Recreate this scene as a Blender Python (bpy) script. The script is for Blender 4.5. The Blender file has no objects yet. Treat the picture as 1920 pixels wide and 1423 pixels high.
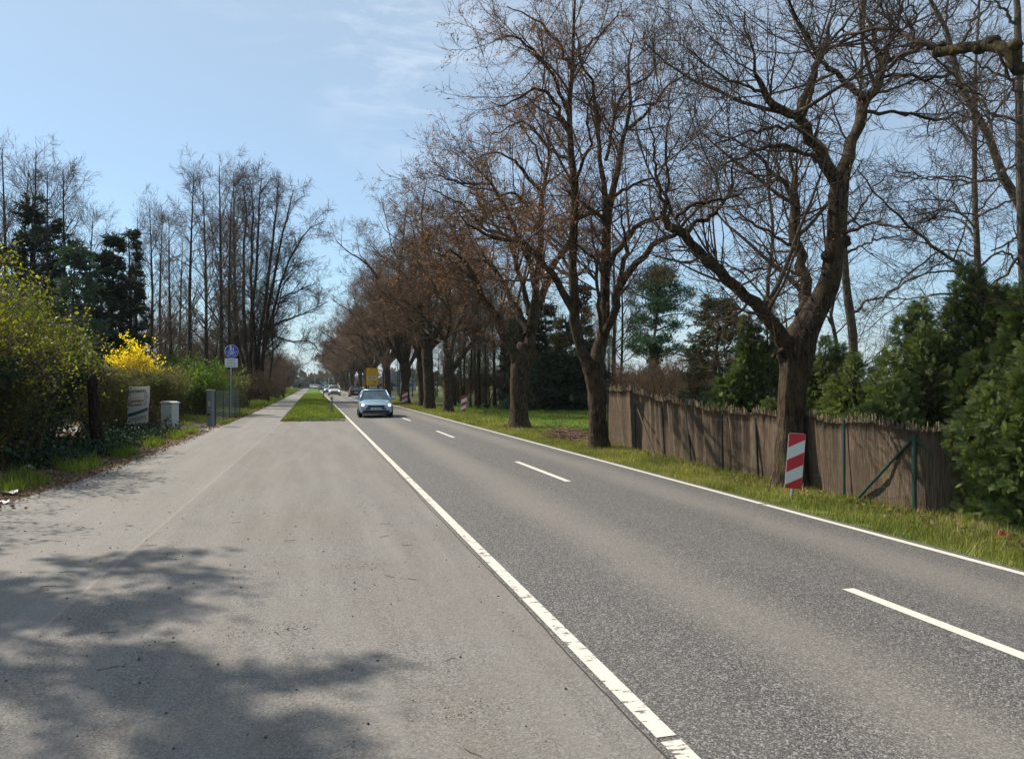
import bpy, math, random
import numpy as np
from mathutils import Vector, Matrix
R = math.radians
sc = bpy.context.scene
C = sc.collection
# ---------------------------------------------------------------- camera
CAMH, TH, F = 1.8, R(14.52), 1440.0
ct, st = math.cos(TH), math.sin(TH)
cd = bpy.data.cameras.new('camera'); cam = bpy.data.objects.new('camera', cd); C.objects.link(cam)
cam.location = (0, 0, CAMH); cam.rotation_euler = (R(90.3), 0, -TH)
cd.sensor_width = 36; cd.lens = 27.0; cd.clip_start = .05; cd.clip_end = 5000
sc.camera = cam
# ---------------------------------------------------------------- light
SUN_AZ, SUN_EL = R(44.5), R(43)          # azimuth measured from +Y (down the road) towards -X
sd = Vector((-math.sin(SUN_AZ) * math.cos(SUN_EL), math.cos(SUN_AZ) * math.cos(SUN_EL), math.sin(SUN_EL)))
sl = bpy.data.lights.new('sun', 'SUN'); sl.energy = 5.0; sl.angle = R(.55); sl.color = (1, .91, .78)
so = bpy.data.objects.new('sun', sl); C.objects.link(so); so.rotation_euler = sd.to_track_quat('Z', 'Y').to_euler()
so.location = (-20, 20, 30)
w = bpy.data.worlds.new('World'); sc.world = w; w.use_nodes = True
nt = w.node_tree; nt.nodes.clear()
def N(t, ty, **k):
    n = t.nodes.new(ty)
    for a, b in k.items():
        setattr(n, a, b)
    return n
out = N(nt, 'ShaderNodeOutputWorld'); bg = N(nt, 'ShaderNodeBackground'); sky = N(nt, 'ShaderNodeTexSky')
sky.sky_type = 'NISHITA'; sky.sun_disc = False; sky.sun_elevation = SUN_EL; sky.sun_rotation = -SUN_AZ
sky.altitude = 100; sky.air_density = 1.0; sky.dust_density = .45; sky.ozone_density = 1.5
tc = N(nt, 'ShaderNodeTexCoord')
mp = N(nt, 'ShaderNodeMapping'); mp.inputs['Scale'].default_value = (3, 3, 11)
mp.inputs['Rotation'].default_value = (0, R(8), R(25))
nz = N(nt, 'ShaderNodeTexNoise'); nz.inputs['Scale'].default_value = 2.6; nz.inputs['Detail'].default_value = 8; nz.inputs['Roughness'].default_value = .62; nz.inputs['Distortion'].default_value = .4
rp = N(nt, 'ShaderNodeValToRGB'); rp.color_ramp.elements[0].position = .47; rp.color_ramp.elements[1].position = .82
mk = N(nt, 'ShaderNodeTexNoise'); mk.inputs['Scale'].default_value = 1.7; mk.inputs['Detail'].default_value = 2
mr = N(nt, 'ShaderNodeValToRGB'); mr.color_ramp.elements[0].position = .66; mr.color_ramp.elements[1].position = .85
mm = N(nt, 'ShaderNodeMath', operation='MULTIPLY'); m2 = N(nt, 'ShaderNodeMath', operation='MULTIPLY'); m2.inputs[1].default_value = .55
mx = N(nt, 'ShaderNodeMixRGB'); mx.inputs[2].default_value = (6.2, 6.5, 6.9, 1)
L = nt.links.new
L(tc.outputs['Generated'], mp.inputs[0]); L(mp.outputs[0], nz.inputs['Vector']); L(nz.outputs[0], rp.inputs[0])
L(tc.outputs['Generated'], mk.inputs['Vector']); L(mk.outputs[0], mr.inputs[0])
L(rp.outputs[0], mm.inputs[0]); L(mm.outputs[0], m2.inputs[0])
tn = N(nt, 'ShaderNodeMixRGB', blend_type='MULTIPLY'); tn.inputs[0].default_value = 1; tn.inputs[2].default_value = (.62, .85, .97, 1); L(sky.outputs[0], tn.inputs[1])
L(m2.outputs[0], mx.inputs[0]); 
sz = N(nt, 'ShaderNodeSeparateXYZ'); L(tc.outputs['Generated'], sz.inputs[0]); hz = N(nt, 'ShaderNodeValToRGB'); L(sz.outputs[2], hz.inputs[0])
for e_, (p_, v_) in zip([hz.color_ramp.elements[0], hz.color_ramp.elements[1], hz.color_ramp.elements.new(.12)], [(0., .85), (.4, 0.), (.12, .45)]): e_.position = p_; e_.color = (v_, v_, v_, 1)
hm = N(nt, 'ShaderNodeMixRGB'); hm.inputs[2].default_value = (3.2, 3.75, 4.2, 1); L(hz.outputs[0], hm.inputs[0]); L(tn.outputs[0], hm.inputs[1]); L(hm.outputs[0], mx.inputs[1])
# patch of thin cloud up ahead
vd = N(nt, 'ShaderNodeVectorMath', operation='DOT_PRODUCT'); L(tc.outputs['Generated'], vd.inputs[0]); a_ = TH + math.atan((790 - 960) / F); e_ = math.atan((719 - 75) / F)
vd.inputs[1].default_value = (math.sin(a_) * math.cos(e_), math.cos(a_) * math.cos(e_), math.sin(e_)); cr_ = N(nt, 'ShaderNodeValToRGB'); cr_.color_ramp.elements[0].position = .985; cr_.color_ramp.elements[1].position = .999
L(vd.outputs['Value'], cr_.inputs[0]); mxx = N(nt, 'ShaderNodeMath', operation='MAXIMUM'); L(mr.outputs[0], mxx.inputs[0]); L(cr_.outputs[0], mxx.inputs[1])
L(mxx.outputs[0], mm.inputs[1]); L(mx.outputs[0], bg.inputs[0]); L(bg.outputs[0], out.inputs[0])
bg.inputs[1].default_value = .115
sc.view_settings.view_transform = 'Standard'; sc.view_settings.look = 'None'; sc.view_settings.exposure = .62; sc.view_settings.gamma = 1
sc.view_settings.use_curve_mapping = False
sc.cycles.max_bounces = 5; sc.cycles.transparent_max_bounces = 8; sc.cycles.diffuse_bounces = 3

# ---------------------------------------------------------------- coordinates (survey of the photograph -> metres)
def Wd(xc, z, h): return np.array((xc * ct + z * st, z * ct - xc * st, h))
def Q(px, py, Z): return Wd((px - 960) / F * Z, Z, CAMH - (py - 719) / F * Z)
def G(px, py, z=0.):
    Z = F * (CAMH - z) / (py - 719); p = Wd((px - 960) / F * Z, Z, z); return p
def gz(x): return float(np.interp(x, [1.74, 4.47, 6.72, 7.3, 9.5], [0, .03, -.06, -.1, -.1]))

# ---------------------------------------------------------------- materials
MATS = {}
def mat(name, fn):
    if name not in MATS:
        m = bpy.data.materials.new(name); m.use_nodes = True; t = m.node_tree; t.nodes.clear()
        o = N(t, 'ShaderNodeOutputMaterial'); fn(t, o); MATS[name] = m
    return MATS[name]
def ramp(t, fac, stops):
    r = N(t, 'ShaderNodeValToRGB'); e = r.color_ramp.elements
    while len(e) < len(stops): e.new(.5)
    for el, (p, c) in zip(e, stops): el.position = p; el.color = (*c, 1)
    t.links.new(fac, r.inputs[0]); return r.outputs[0]
def noise(t, vec, scale, detail=4, rough=.55, dist=0):
    n = N(t, 'ShaderNodeTexNoise'); n.inputs['Scale'].default_value = scale; n.inputs['Detail'].default_value = detail
    n.inputs['Roughness'].default_value = rough; n.inputs['Distortion'].default_value = dist
    if vec is not None: t.links.new(vec, n.inputs['Vector'])
    return n.outputs[0]
def coords(t, scale=(1, 1, 1), kind='Object', rot=(0, 0, 0)):
    c = N(t, 'ShaderNodeTexCoord'); m = N(t, 'ShaderNodeMapping'); m.inputs['Scale'].default_value = scale; m.inputs['Rotation'].default_value = rot
    t.links.new(c.outputs[kind], m.inputs[0]); return m.outputs[0]
def mix(t, f, a, b, mode='MIX'):
    m = N(t, 'ShaderNodeMixRGB', blend_type=mode)
    for i, v in enumerate((f, a, b)):
        if isinstance(v, (int, float)): m.inputs[i].default_value = v
        elif isinstance(v, tuple): m.inputs[i].default_value = (*v, 1)
        else: t.links.new(v, m.inputs[i])
    return m.outputs[0]
def math_(t, op, a, b=None):
    m = N(t, 'ShaderNodeMath', operation=op)
    for i, v in enumerate((a, b)):
        if v is None: continue
        if isinstance(v, (int, float)): m.inputs[i].default_value = v
        else: t.links.new(v, m.inputs[i])
    return m.outputs[0]
def bump(t, h, s, d=.01):
    b = N(t, 'ShaderNodeBump'); b.inputs['Strength'].default_value = s; b.inputs['Distance'].default_value = d
    t.links.new(h, b.inputs['Height']); return b.outputs[0]
def pbsdf(t, o, col, rough=.8, normal=None, metal=0, spec=.3, coat=0):
    p = N(t, 'ShaderNodeBsdfPrincipled')
    for k, v in (('Base Color', col), ('Roughness', rough), ('Metallic', metal), ('Specular IOR Level', spec), ('Coat Weight', coat)):
        if isinstance(v, tuple): p.inputs[k].default_value = (*v, 1)
        elif isinstance(v, (int, float)): p.inputs[k].default_value = v
        else: t.links.new(v, p.inputs[k])
    if normal is not None: t.links.new(normal, p.inputs['Normal'])
    t.links.new(p.outputs[0], o.inputs[0]); return p
def plain(name, col, rough=.6, metal=0, spec=.4, dirt=.25, coat=0, sc_=6):
    def f(t, o):
        v = coords(t); n = noise(t, v, sc_, 5)
        c = mix(t, math_(t, 'MULTIPLY', n, dirt), col, tuple(x * .45 for x in col))
        pbsdf(t, o, c, rough, None, metal, spec, coat)
    return mat(name, f)
def emit(name, col, s):
    def f(t, o):
        e = N(t, 'ShaderNodeEmission'); e.inputs[0].default_value = (*col, 1); e.inputs[1].default_value = s; t.links.new(e.outputs[0], o.inputs[0])
    return mat(name, f)
def bark(name, lo, hi, moss=None, sc_=1.0):
    def f(t, o):
        v = coords(t, (9 * sc_, 9 * sc_, 1.6 * sc_)); n = noise(t, v, 2.2, 6, .65, .6)
        v2 = coords(t); big = noise(t, v2, 1.3, 3)
        c = ramp(t, n, [(.4, lo), (.52, tuple((a + b) / 2.6 for a, b in zip(lo, hi))), (.66, hi)])
        c = mix(t, ramp(t, big, [(.35, (0, 0, 0)), (.7, (.5, .5, .5))]), c, tuple(x * .5 for x in hi))
        if moss:
            g = ramp(t, noise(t, v2, 3.1, 5, .6), [(.5, (0, 0, 0)), (.66, (.65, .65, .65))]); c = mix(t, g, c, moss)
        pbsdf(t, o, c, .92, bump(t, n, 1., .05), 0, .15)
    return mat(name, f)
def leafy(name, cols, trans=.35, rough=.55):
    """leaf colour runs over the stops by a per-leaf value"""
    def f(t, o):
        a = N(t, 'ShaderNodeAttribute', attribute_name='var')
        n = len(cols); c = ramp(t, a.outputs['Fac'], [(i / max(1, n - 1), x) for i, x in enumerate(cols)])
        d = N(t, 'ShaderNodeBsdfPrincipled'); t.links.new(c, d.inputs['Base Color']); d.inputs['Roughness'].default_value = rough; d.inputs['Specular IOR Level'].default_value = .25
        tr = N(t, 'ShaderNodeBsdfTranslucent'); t.links.new(mix(t, 1., c, (1.3, 1.3, .7), 'MULTIPLY'), tr.inputs[0])
        m = N(t, 'ShaderNodeMixShader'); m.inputs[0].default_value = trans
        t.links.new(d.outputs[0], m.inputs[1]); t.links.new(tr.outputs[0], m.inputs[2]); t.links.new(m.outputs[0], o.inputs[0])
    return mat(name, f)
BARK = bark('linden_bark', (.006, .004, .003), (.12, .083, .058), (.075, .06, .02))
BARK2 = bark('garden_bark', (.03, .026, .02), (.19, .165, .13))
BARK3 = bark('wood_bark', (.012, .01, .008), (.085, .068, .05))
TWIG = plain('twig_brown', (.13, .082, .054), .85, 0, .15, .5)
TWIG2 = plain('twig_grey', (.085, .063, .047), .85, 0, .15, .5)
TWIG3 = plain('twig_olive', (.12, .09, .045), .85, 0, .15, .5)
BRACT = leafy('dry_bracts', [(.17, .075, .04), (.26, .12, .065), (.34, .18, .105), (.2, .11, .07)], .35, .8)

# ---------------------------------------------------------------- mesh helpers
def link(name, me, parent=None):
    o = bpy.data.objects.new(name, me); C.objects.link(o)
    if parent is not None: o.parent = parent
    return o
def make(name, v, q, m=None, parent=None, smooth=False, var=None, mi=None, n=4):
    """v (N,3) floats, q (M,n) indices -> one mesh object"""
    v = np.asarray(v, np.float32).reshape(-1, 3); q = np.asarray(q, np.int32).reshape(-1, n)
    me = bpy.data.meshes.new(name); me.vertices.add(len(v)); me.vertices.foreach_set('co', v.ravel())
    me.loops.add(q.size); me.loops.foreach_set('vertex_index', q.ravel())
    me.polygons.add(len(q)); me.polygons.foreach_set('loop_start', np.arange(len(q), dtype=np.int32) * n)
    try: me.polygons.foreach_set('loop_total', np.full(len(q), n, np.int32))
    except Exception: pass
    if smooth: me.polygons.foreach_set('use_smooth', np.ones(len(q), bool))
    if m is not None:
        for x in (m if isinstance(m, (list, tuple)) else [m]): me.materials.append(x)
    if mi is not None: me.polygons.foreach_set('material_index', np.asarray(mi, np.int32))
    if var is not None:
        a = me.attributes.new('var', 'FLOAT', 'FACE'); a.data.foreach_set('value', np.asarray(var, np.float32))
    me.update(calc_edges=True)
    return link(name, me, parent)
class MB:
    """collects boxes, prisms, tubes, lathes; build() links one mesh"""
    def __init__(s): s.v = []; s.f = []; s.mi = []; s.cur = 0
    def add(s, vs, fs):
        o = len(s.v); s.v += [tuple(map(float, x)) for x in vs]; s.f += [tuple(i + o for i in f) for f in fs]; s.mi += [s.cur] * len(fs); return s
    def box(s, c, d, rz=0, rx=0, ry=0):
        M = Matrix.Rotation(rz, 3, 'Z') @ Matrix.Rotation(ry, 3, 'Y') @ Matrix.Rotation(rx, 3, 'X'); c = Vector(c)
        vs = [c + M @ Vector((x * d[0] / 2, y * d[1] / 2, z * d[2] / 2)) for x in (-1, 1) for y in (-1, 1) for z in (-1, 1)]
        return s.add(vs, [(0, 1, 3, 2), (4, 6, 7, 5), (0, 4, 5, 1), (2, 3, 7, 6), (0, 2, 6, 4), (1, 5, 7, 3)])
    def prism(s, pts, y0, y1, ax='y'):
        """outline pts in the plane across AX, from y0 to y1"""
        n = len(pts)
        if ax == 'y': a = [(x, y0, z) for x, z in pts] + [(x, y1, z) for x, z in pts]
        elif ax == 'x': a = [(y0, x, z) for x, z in pts] + [(y1, x, z) for x, z in pts]
        else: a = [(x, z, y0) for x, z in pts] + [(x, z, y1) for x, z in pts]
        return s.add(a, [tuple(range(n)), tuple(range(2 * n - 1, n - 1, -1))] + [(i, i + n, (i + 1) % n + n, (i + 1) % n) for i in range(n)])
    def tube(s, pts, r, k=8, caps=True):
        P = [Vector(p) for p in pts]; r = [r] * len(P) if isinstance(r, (int, float)) else r
        vs = []
        for i, p in enumerate(P):
            T = (P[min(i + 1, len(P) - 1)] - P[max(i - 1, 0)]).normalized()
            u = T.cross(Vector((.13, .31, .94)) if abs(T.z) < .9 else Vector((1, .1, 0))).normalized(); w_ = T.cross(u)
            vs += [p + (u * math.cos(a) + w_ * math.sin(a)) * r[i] for a in [2 * math.pi * j / k for j in range(k)]]
        fs = [(i * k + j, i * k + (j + 1) % k, (i + 1) * k + (j + 1) % k, (i + 1) * k + j) for i in range(len(P) - 1) for j in range(k)]
        if caps: fs += [tuple(range(k - 1, -1, -1)), tuple(range((len(P) - 1) * k, len(P) * k))]
        return s.add(vs, fs)
    def build(s, name, m, parent=None, smooth=False, bev=0):
        me = bpy.data.meshes.new(name); me.from_pydata(s.v, [], s.f)
        for x in (m if isinstance(m, (list, tuple)) else [m]): me.materials.append(x)
        me.polygons.foreach_set('material_index', s.mi)
        if smooth: me.polygons.foreach_set('use_smooth', [True] * len(me.polygons))
        me.update(); o = link(name, me, parent)
        if bev:
            b = o.modifiers.new('bevel', 'BEVEL'); b.width = bev; b.segments = 2; b.limit_method = 'ANGLE'
        return o
def tag(o, label=None, cat=None, group=None, kind=None):
    if label: o['label'] = label
    if cat: o['category'] = cat
    if group: o['group'] = group
    if kind: o['kind'] = kind
    return o
def empty(name, loc, rz=0, label=None, cat=None, group=None):
    o = bpy.data.objects.new(name, None); C.objects.link(o); o.location = tuple(map(float, loc)); o.rotation_euler = (0, 0, rz); o.empty_display_size = .3
    return tag(o, label, cat, group)
def copy_tree(o, parent=None):
    c = o.copy(); C.objects.link(c); c.parent = parent
    for ch in CH.get(o.name, [x for x in o.children]): copy_tree(ch, c)
    return c
CH = {}
def text_mesh(name, s, size, m, parent, loc, rot, align='CENTER', ext=.002, sx=1, bold=0):
    cu = bpy.data.curves.new(name, 'FONT'); cu.body = s; cu.size = size; cu.align_x = align; cu.align_y = 'CENTER'; cu.extrude = ext; cu.resolution_u = 2; cu.offset = bold
    o = bpy.data.objects.new(name, cu); C.objects.link(o)
    dg = bpy.context.evaluated_depsgraph_get(); me = bpy.data.meshes.new_from_object(o.evaluated_get(dg)); bpy.data.objects.remove(o)
    me.materials.clear(); me.materials.append(m); ob = link(name, me, parent); ob.location = loc; ob.rotation_euler = rot; ob.scale = (sx, 1, 1); return ob
def nrm(a): return a / (np.linalg.norm(a, axis=-1, keepdims=True) + 1e-9)
def tubes(P, Rr, k, rng=None):
    """P (M,n,3), Rr (M,n) -> verts, quads of M open tubes with k sides"""
    M, n, _ = P.shape; T = np.empty_like(P); T[:, 1:-1] = P[:, 2:] - P[:, :-2]; T[:, 0] = P[:, 1] - P[:, 0]; T[:, -1] = P[:, -1] - P[:, -2]; T = nrm(T)
    ref = np.zeros((M, 1, 3)); mean = nrm(P[:, -1] - P[:, 0]); ax = np.argmin(np.abs(mean), axis=1); ref[np.arange(M), 0, ax] = 1
    U = nrm(np.cross(T, ref)); V = np.cross(T, U); a = np.arange(k) * 2 * np.pi / k
    v = P[:, :, None] + (U[:, :, None] * np.cos(a)[None, None, :, None] + V[:, :, None] * np.sin(a)[None, None, :, None]) * Rr[:, :, None, None]
    i = np.arange(M)[:, None, None] * n * k + np.arange(n - 1)[None, :, None] * k + np.arange(k)[None, None, :]
    j = np.arange(M)[:, None, None] * n * k + np.arange(n - 1)[None, :, None] * k + ((np.arange(k) + 1) % k)[None, None, :]
    return v.reshape(-1, 3), np.stack([i, j, j + k, i + k], -1).reshape(-1, 4)
class Acc:
    def __init__(s): s.v = []; s.q = []; s.n = 0; s.var = []
    def add(s, v, q, var=None):
        s.v.append(v); s.q.append(q + s.n); s.n += len(v)
        if var is not None: s.var.append(var)
        return s
    def make(s, name, m, parent=None, smooth=False):
        return make(name, np.concatenate(s.v), np.concatenate(s.q), m, parent, smooth, np.concatenate(s.var) if s.var else None)
def spl(pts, n, rad=None):
    """Catmull-Rom through pts (k,3), resampled to n by arc length"""
    p = np.asarray(pts, float); k = len(p); e = np.vstack([2 * p[0] - p[1], p, 2 * p[-1] - p[-2]]); o = []
    for i in range(k - 1):
        for t in np.linspace(0, 1, 8, endpoint=False):
            a, b, c, d = e[i:i + 4]; o.append(.5 * (2 * b + (c - a) * t + (2 * a - 5 * b + 4 * c - d) * t * t + (3 * b - a - 3 * c + d) * t ** 3))
    o.append(p[-1]); o = np.array(o); s = np.r_[0, np.cumsum(np.linalg.norm(np.diff(o, axis=0)[:, :3], axis=1))]; u = np.linspace(0, s[-1], n)
    return np.stack([np.interp(u, s, o[:, j]) for j in range(o.shape[1])], 1)
def kids(P, Rr, cnt, rng, t0=.2, t1=1., ln=(1, .3), fall=.4, ang=(50, 15), up=.05, wander=.12, n=5, rr=.6, rmin=.003, tip=.25, flat=0, rlen=None):
    """children of M parent polylines, cnt per parent (int or array) -> (P, R)"""
    M, m, _ = P.shape; cnt = np.broadcast_to(np.asarray(cnt), (M,)); idx = np.repeat(np.arange(M), cnt); K = len(idx)
    t = t0 + (t1 - t0) * rng.random(K); f = np.minimum(t * (m - 1), m - 1 - 1e-4); i = f.astype(int); fr = (f - i)[:, None]
    a, b = P[idx, i], P[idx, i + 1]; pos = a + (b - a) * fr; T = nrm(b - a); rad = Rr[idx, i] * (1 - fr[:, 0]) + Rr[idx, i + 1] * fr[:, 0]
    U = nrm(np.cross(T, nrm(rng.normal(size=(K, 3))))); an = np.radians(rng.normal(ang[0], ang[1], K))[:, None]
    d = nrm(np.cos(an) * T + np.sin(an) * U)
    if flat: d[:, 2] *= (1 - flat); d = nrm(d)
    l = ln[0] * (1 - fall * t) * np.exp(np.clip(rng.normal(0, ln[1], K), -1, ln[1] * 1.25))
    if rlen is not None: l = l * rlen[idx]
    out = np.empty((K, n, 3)); out[:, 0] = pos
    for s in range(1, n):
        out[:, s] = out[:, s - 1] + d * (l / (n - 1))[:, None]
        d = nrm(d + np.array((0, 0, up)) + rng.normal(0, wander, (K, 3)))
    r0 = np.maximum(np.minimum(rad * rr, .016 * l + .001), rmin); r = r0[:, None] * np.linspace(1, tip, n)[None]
    return out, r
def quads_at(pos, size, rng, asp=.6, nor=None, dirv=None):
    """one rhombic leaf per position"""
    K = len(pos); d = nrm(rng.normal(size=(K, 3))) if dirv is None else dirv; s = (size * np.exp(rng.normal(0, .3, K)))[:, None]
    e = nrm(np.cross(d, nrm(rng.normal(size=(K, 3)))))
    v = np.stack([pos, pos + d * s * .5 + e * s * asp * .5, pos + d * s, pos + d * s * .5 - e * s * asp * .5], 1)
    return v.reshape(-1, 3), np.arange(K * 4).reshape(-1, 4)
def along(P, K, rng, t0=0):
    M, m, _ = P.shape; i = rng.integers(0, M, K); f = (t0 + (1 - t0) * rng.random(K)) * (m - 1.001); j = f.astype(int); return P[i, j] + (P[i, j + 1] - P[i, j]) * (f - j)[:, None]
# ================================================================ ground, road, path, grass
def m_ground(t, o):
    v = coords(t); n1 = noise(t, v, .35, 5, .6); n2 = noise(t, v, 5, 6, .7); n3 = noise(t, v, 40, 3)
    g = ramp(t, n2, [(.3, (.035, .05, .014)), (.5, (.08, .115, .026)), (.7, (.15, .17, .055))])
    s = ramp(t, n3, [(.35, (.045, .03, .018)), (.6, (.12, .085, .05))])
    c = mix(t, ramp(t, n1, [(.42, (0, 0, 0)), (.62, (.8, .8, .8))]), g, s)
    pbsdf(t, o, c, .95, bump(t, n3, .6, .03), 0, .1)
def m_lawn(t, o):
    v = coords(t); n1 = noise(t, v, .5, 5, .6); n2 = noise(t, v, 9, 6, .7)
    g = ramp(t, n2, [(.3, (.03, .07, .01)), (.5, (.065, .14, .018)), (.7, (.1, .2, .03))])
    c = mix(t, ramp(t, n1, [(.45, (0, 0, 0)), (.75, (.6, .6, .6))]), g, (.12, .14, .04))
    pbsdf(t, o, c, .9, bump(t, n2, .8, .05), 0, .1)
def m_litter(t, o):
    v = coords(t); n2 = noise(t, v, 11, 6, .7); n3 = noise(t, v, 60, 3)
    c = ramp(t, n2, [(.3, (.03, .02, .013)), (.5, (.085, .055, .035)), (.7, (.17, .125, .085))])
    c = mix(t, n3, c, tuple((.14, .1, .07)))
    pbsdf(t, o, c, .95, bump(t, n3, .8, .03), 0, .1)
def m_road(t, o):
    v = coords(t); vo = N(t, 'ShaderNodeTexVoronoi'); vo.inputs['Scale'].default_value = 150; t.links.new(v, vo.inputs['Vector'])
    sp = N(t, 'ShaderNodeSeparateColor'); t.links.new(vo.outputs['Color'], sp.inputs[0])
    vo2 = N(t, 'ShaderNodeTexVoronoi'); vo2.inputs['Scale'].default_value = 90; t.links.new(v, vo2.inputs['Vector'])
    sp2 = N(t, 'ShaderNodeSeparateColor'); t.links.new(vo2.outputs['Color'], sp2.inputs[0])
    k = math_(t, 'ADD', math_(t, 'MULTIPLY', sp.outputs[0], .55), math_(t, 'MULTIPLY', sp2.outputs[1], .45))
    c = ramp(t, k, [(.12, (.014, .014, .014)), (.42, (.055, .053, .052)), (.66, (.12, .114, .11)), (.9, (.31, .295, .28))])
    # worn, dusty strips between and beside the wheel tracks
    s = N(t, 'ShaderNodeSeparateXYZ'); t.links.new(v, s.inputs[0])
    wob = math_(t, 'MULTIPLY', noise(t, coords(t, (.6, .12, 1)), 1.2, 3), .5)
    xx = math_(t, 'ADD', s.outputs[0], wob); xx = math_(t, 'ADD', xx, -.25)
    d1 = math_(t, 'ABSOLUTE', math_(t, 'ADD', xx, -3.2)); d2 = math_(t, 'ABSOLUTE', math_(t, 'ADD', xx, -5.75)); d = math_(t, 'MINIMUM', d1, d2)
    a = ramp(t, d, [(.0, (1, 1, 1)), (.25, (.75, .75, .75)), (.62, (.0, .0, .0))])
    big = noise(t, coords(t, (1, .35, 1)), 1.1, 5, .6)
    fac = math_(t, 'MULTIPLY', a, math_(t, 'ADD', big, .2)); fac = math_(t, 'MULTIPLY', fac, .78)
    dust = mix(t, k, (.12, .108, .094), (.26, .237, .21))
    c = mix(t, fac, c, dust)
    c = mix(t, ramp(t, big, [(.4, (0, 0, 0)), (.8, (.3, .3, .3))]), c, (.13, .12, .11))
    pbsdf(t, o, c, .78, bump(t, k, .55, .006), 0, .4)
def noise_col(t, vec, scale):
    n = N(t, 'ShaderNodeTexNoise'); n.inputs['Scale'].default_value = scale; n.inputs['Detail'].default_value = 6; t.links.new(vec, n.inputs['Vector']); return n.outputs['Color']
def m_apron(t, o):
    v = coords(t); vo = N(t, 'ShaderNodeTexVoronoi'); vo.inputs['Scale'].default_value = 105; t.links.new(v, vo.inputs['Vector'])
    sp = N(t, 'ShaderNodeSeparateColor'); t.links.new(vo.outputs['Color'], sp.inputs[0])
    fine = noise(t, v, 260, 2, .7)
    c = ramp(t, math_(t, 'ADD', math_(t, 'MULTIPLY', sp.outputs[0], .5), math_(t, 'MULTIPLY', fine, .5)), [(.15, (.032, .031, .03)), (.36, (.108, .102, .096)), (.6, (.165, .156, .147)), (.85, (.3, .285, .268))])
    big = noise(t, v, .55, 6, .65, .3); c = mix(t, ramp(t, big, [(.35, (.5, .5, .5)), (.6, (0, 0, 0))]), c, (.13, .114, .098))
    tr = noise(t, coords(t, (1.6, .12, 1), rot=(0, 0, R(-6))), 1.6, 4, .6); c = mix(t, ramp(t, tr, [(.42, (0, 0, 0)), (.7, (.5, .5, .5))]), c, (.21, .198, .186))
    soil = noise(t, v, 1.7, 8, .75, .8); c = mix(t, ramp(t, soil, [(.6, (0, 0, 0)), (.74, (.65, .65, .65))]), c, (.13, .09, .055))
    sp3 = noise(t, v, 22, 3, .6); c = mix(t, ramp(t, sp3, [(.69, (0, 0, 0)), (.74, (.7, .7, .7))]), c, (.06, .05, .045))
    # construction joint across the apron
    s = N(t, 'ShaderNodeSeparateXYZ'); t.links.new(v, s.inputs[0])
    jx = math_(t, 'ADD', s.outputs[0], math_(t, 'MULTIPLY', s.outputs[1], -.0175)); jx = math_(t, 'ADD', jx, math_(t, 'MULTIPLY', noise(t, v, 2.5, 4), .05))
    jd = math_(t, 'ABSOLUTE', math_(t, 'ADD', jx, 2.02))
    c = mix(t, ramp(t, jd, [(0, (.5, .5, .5)), (.012, (.3, .3, .3)), (.03, (0, 0, 0))]), c, (.26, .23, .195))
    jr = math_(t, 'MULTIPLY', math_(t, 'LESS_THAN', jx, -2.02), .22)
    c = mix(t, jr, c, (.22, .21, .198))
    wv = mix(t, .06, v, noise_col(t, v, 1.5)); ve = N(t, 'ShaderNodeTexVoronoi', feature='DISTANCE_TO_EDGE'); ve.inputs['Scale'].default_value = .42; t.links.new(wv, ve.inputs['Vector'])
    ck = ramp(t, ve.outputs['Distance'], [(0, (1, 1, 1)), (.0022, (.6, .6, .6)), (.0042, (0, 0, 0))]); cm_ = ramp(t, noise(t, v, .33, 2), [(.56, (0, 0, 0)), (.62, (.4, .4, .4))])
    c = mix(t, math_(t, 'MULTIPLY', ck, cm_), c, (.05, .044, .038))
    pbsdf(t, o, c, .85, bump(t, sp.outputs[0], .35, .004), 0, .3)
def m_paint(wear):
    def f(t, o):
        v = coords(t); n = noise(t, v, 9, 6, .7, .5); cr = noise(t, coords(t, (3, 22, 1)), 1.6, 3, .6)
        k = math_(t, 'ADD', math_(t, 'MULTIPLY', n, .6), math_(t, 'MULTIPLY', cr, .4))
        fac = ramp(t, k, [(wear - .03, (1, 1, 1)), (wear + .02, (0, 0, 0))])
        gr = noise(t, v, 120, 2); base = mix(t, gr, (.42, .4, .35), (.66, .63, .56)); base = mix(t, ramp(t, noise(t, v, 2.2, 4), [(.45, (0, 0, 0)), (.8, (.4, .4, .4))]), base, (.42, .39, .34))
        pbsdf(t, o, mix(t, fac, base, (.1, .092, .084)), .7, None, 0, .3)
    return f
GROUND = mat('ground', m_ground); LAWN = mat('lawn', m_lawn); LITTER = mat('leaf_litter', m_litter)
ROAD = mat('road_asphalt', m_road); APRON = mat('apron_asphalt', m_apron)
PAINT = mat('paint_worn', m_paint(.445)); PAINT2 = mat('paint_fresh', m_paint(.3))
def strip(name, xs, zs, ys, m, jit=0, seed=0, kind='structure'):
    rng = np.random.default_rng(seed); X = np.array(xs, float); Y = np.array(ys, float)
    XX, YY = np.meshgrid(X, Y); ZZ = np.broadcast_to(np.array(zs, float), XX.shape).copy()
    if jit: ZZ += rng.normal(0, jit, ZZ.shape)
    v = np.stack([XX, YY, ZZ], -1).reshape(-1, 3); nx = len(X); i = (np.arange(len(Y) - 1)[:, None] * nx + np.arange(nx - 1)[None]).ravel()
    return tag(make(name, v, np.stack([i, i + 1, i + 1 + nx, i + nx], 1), m, None, True), kind=kind)
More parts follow.
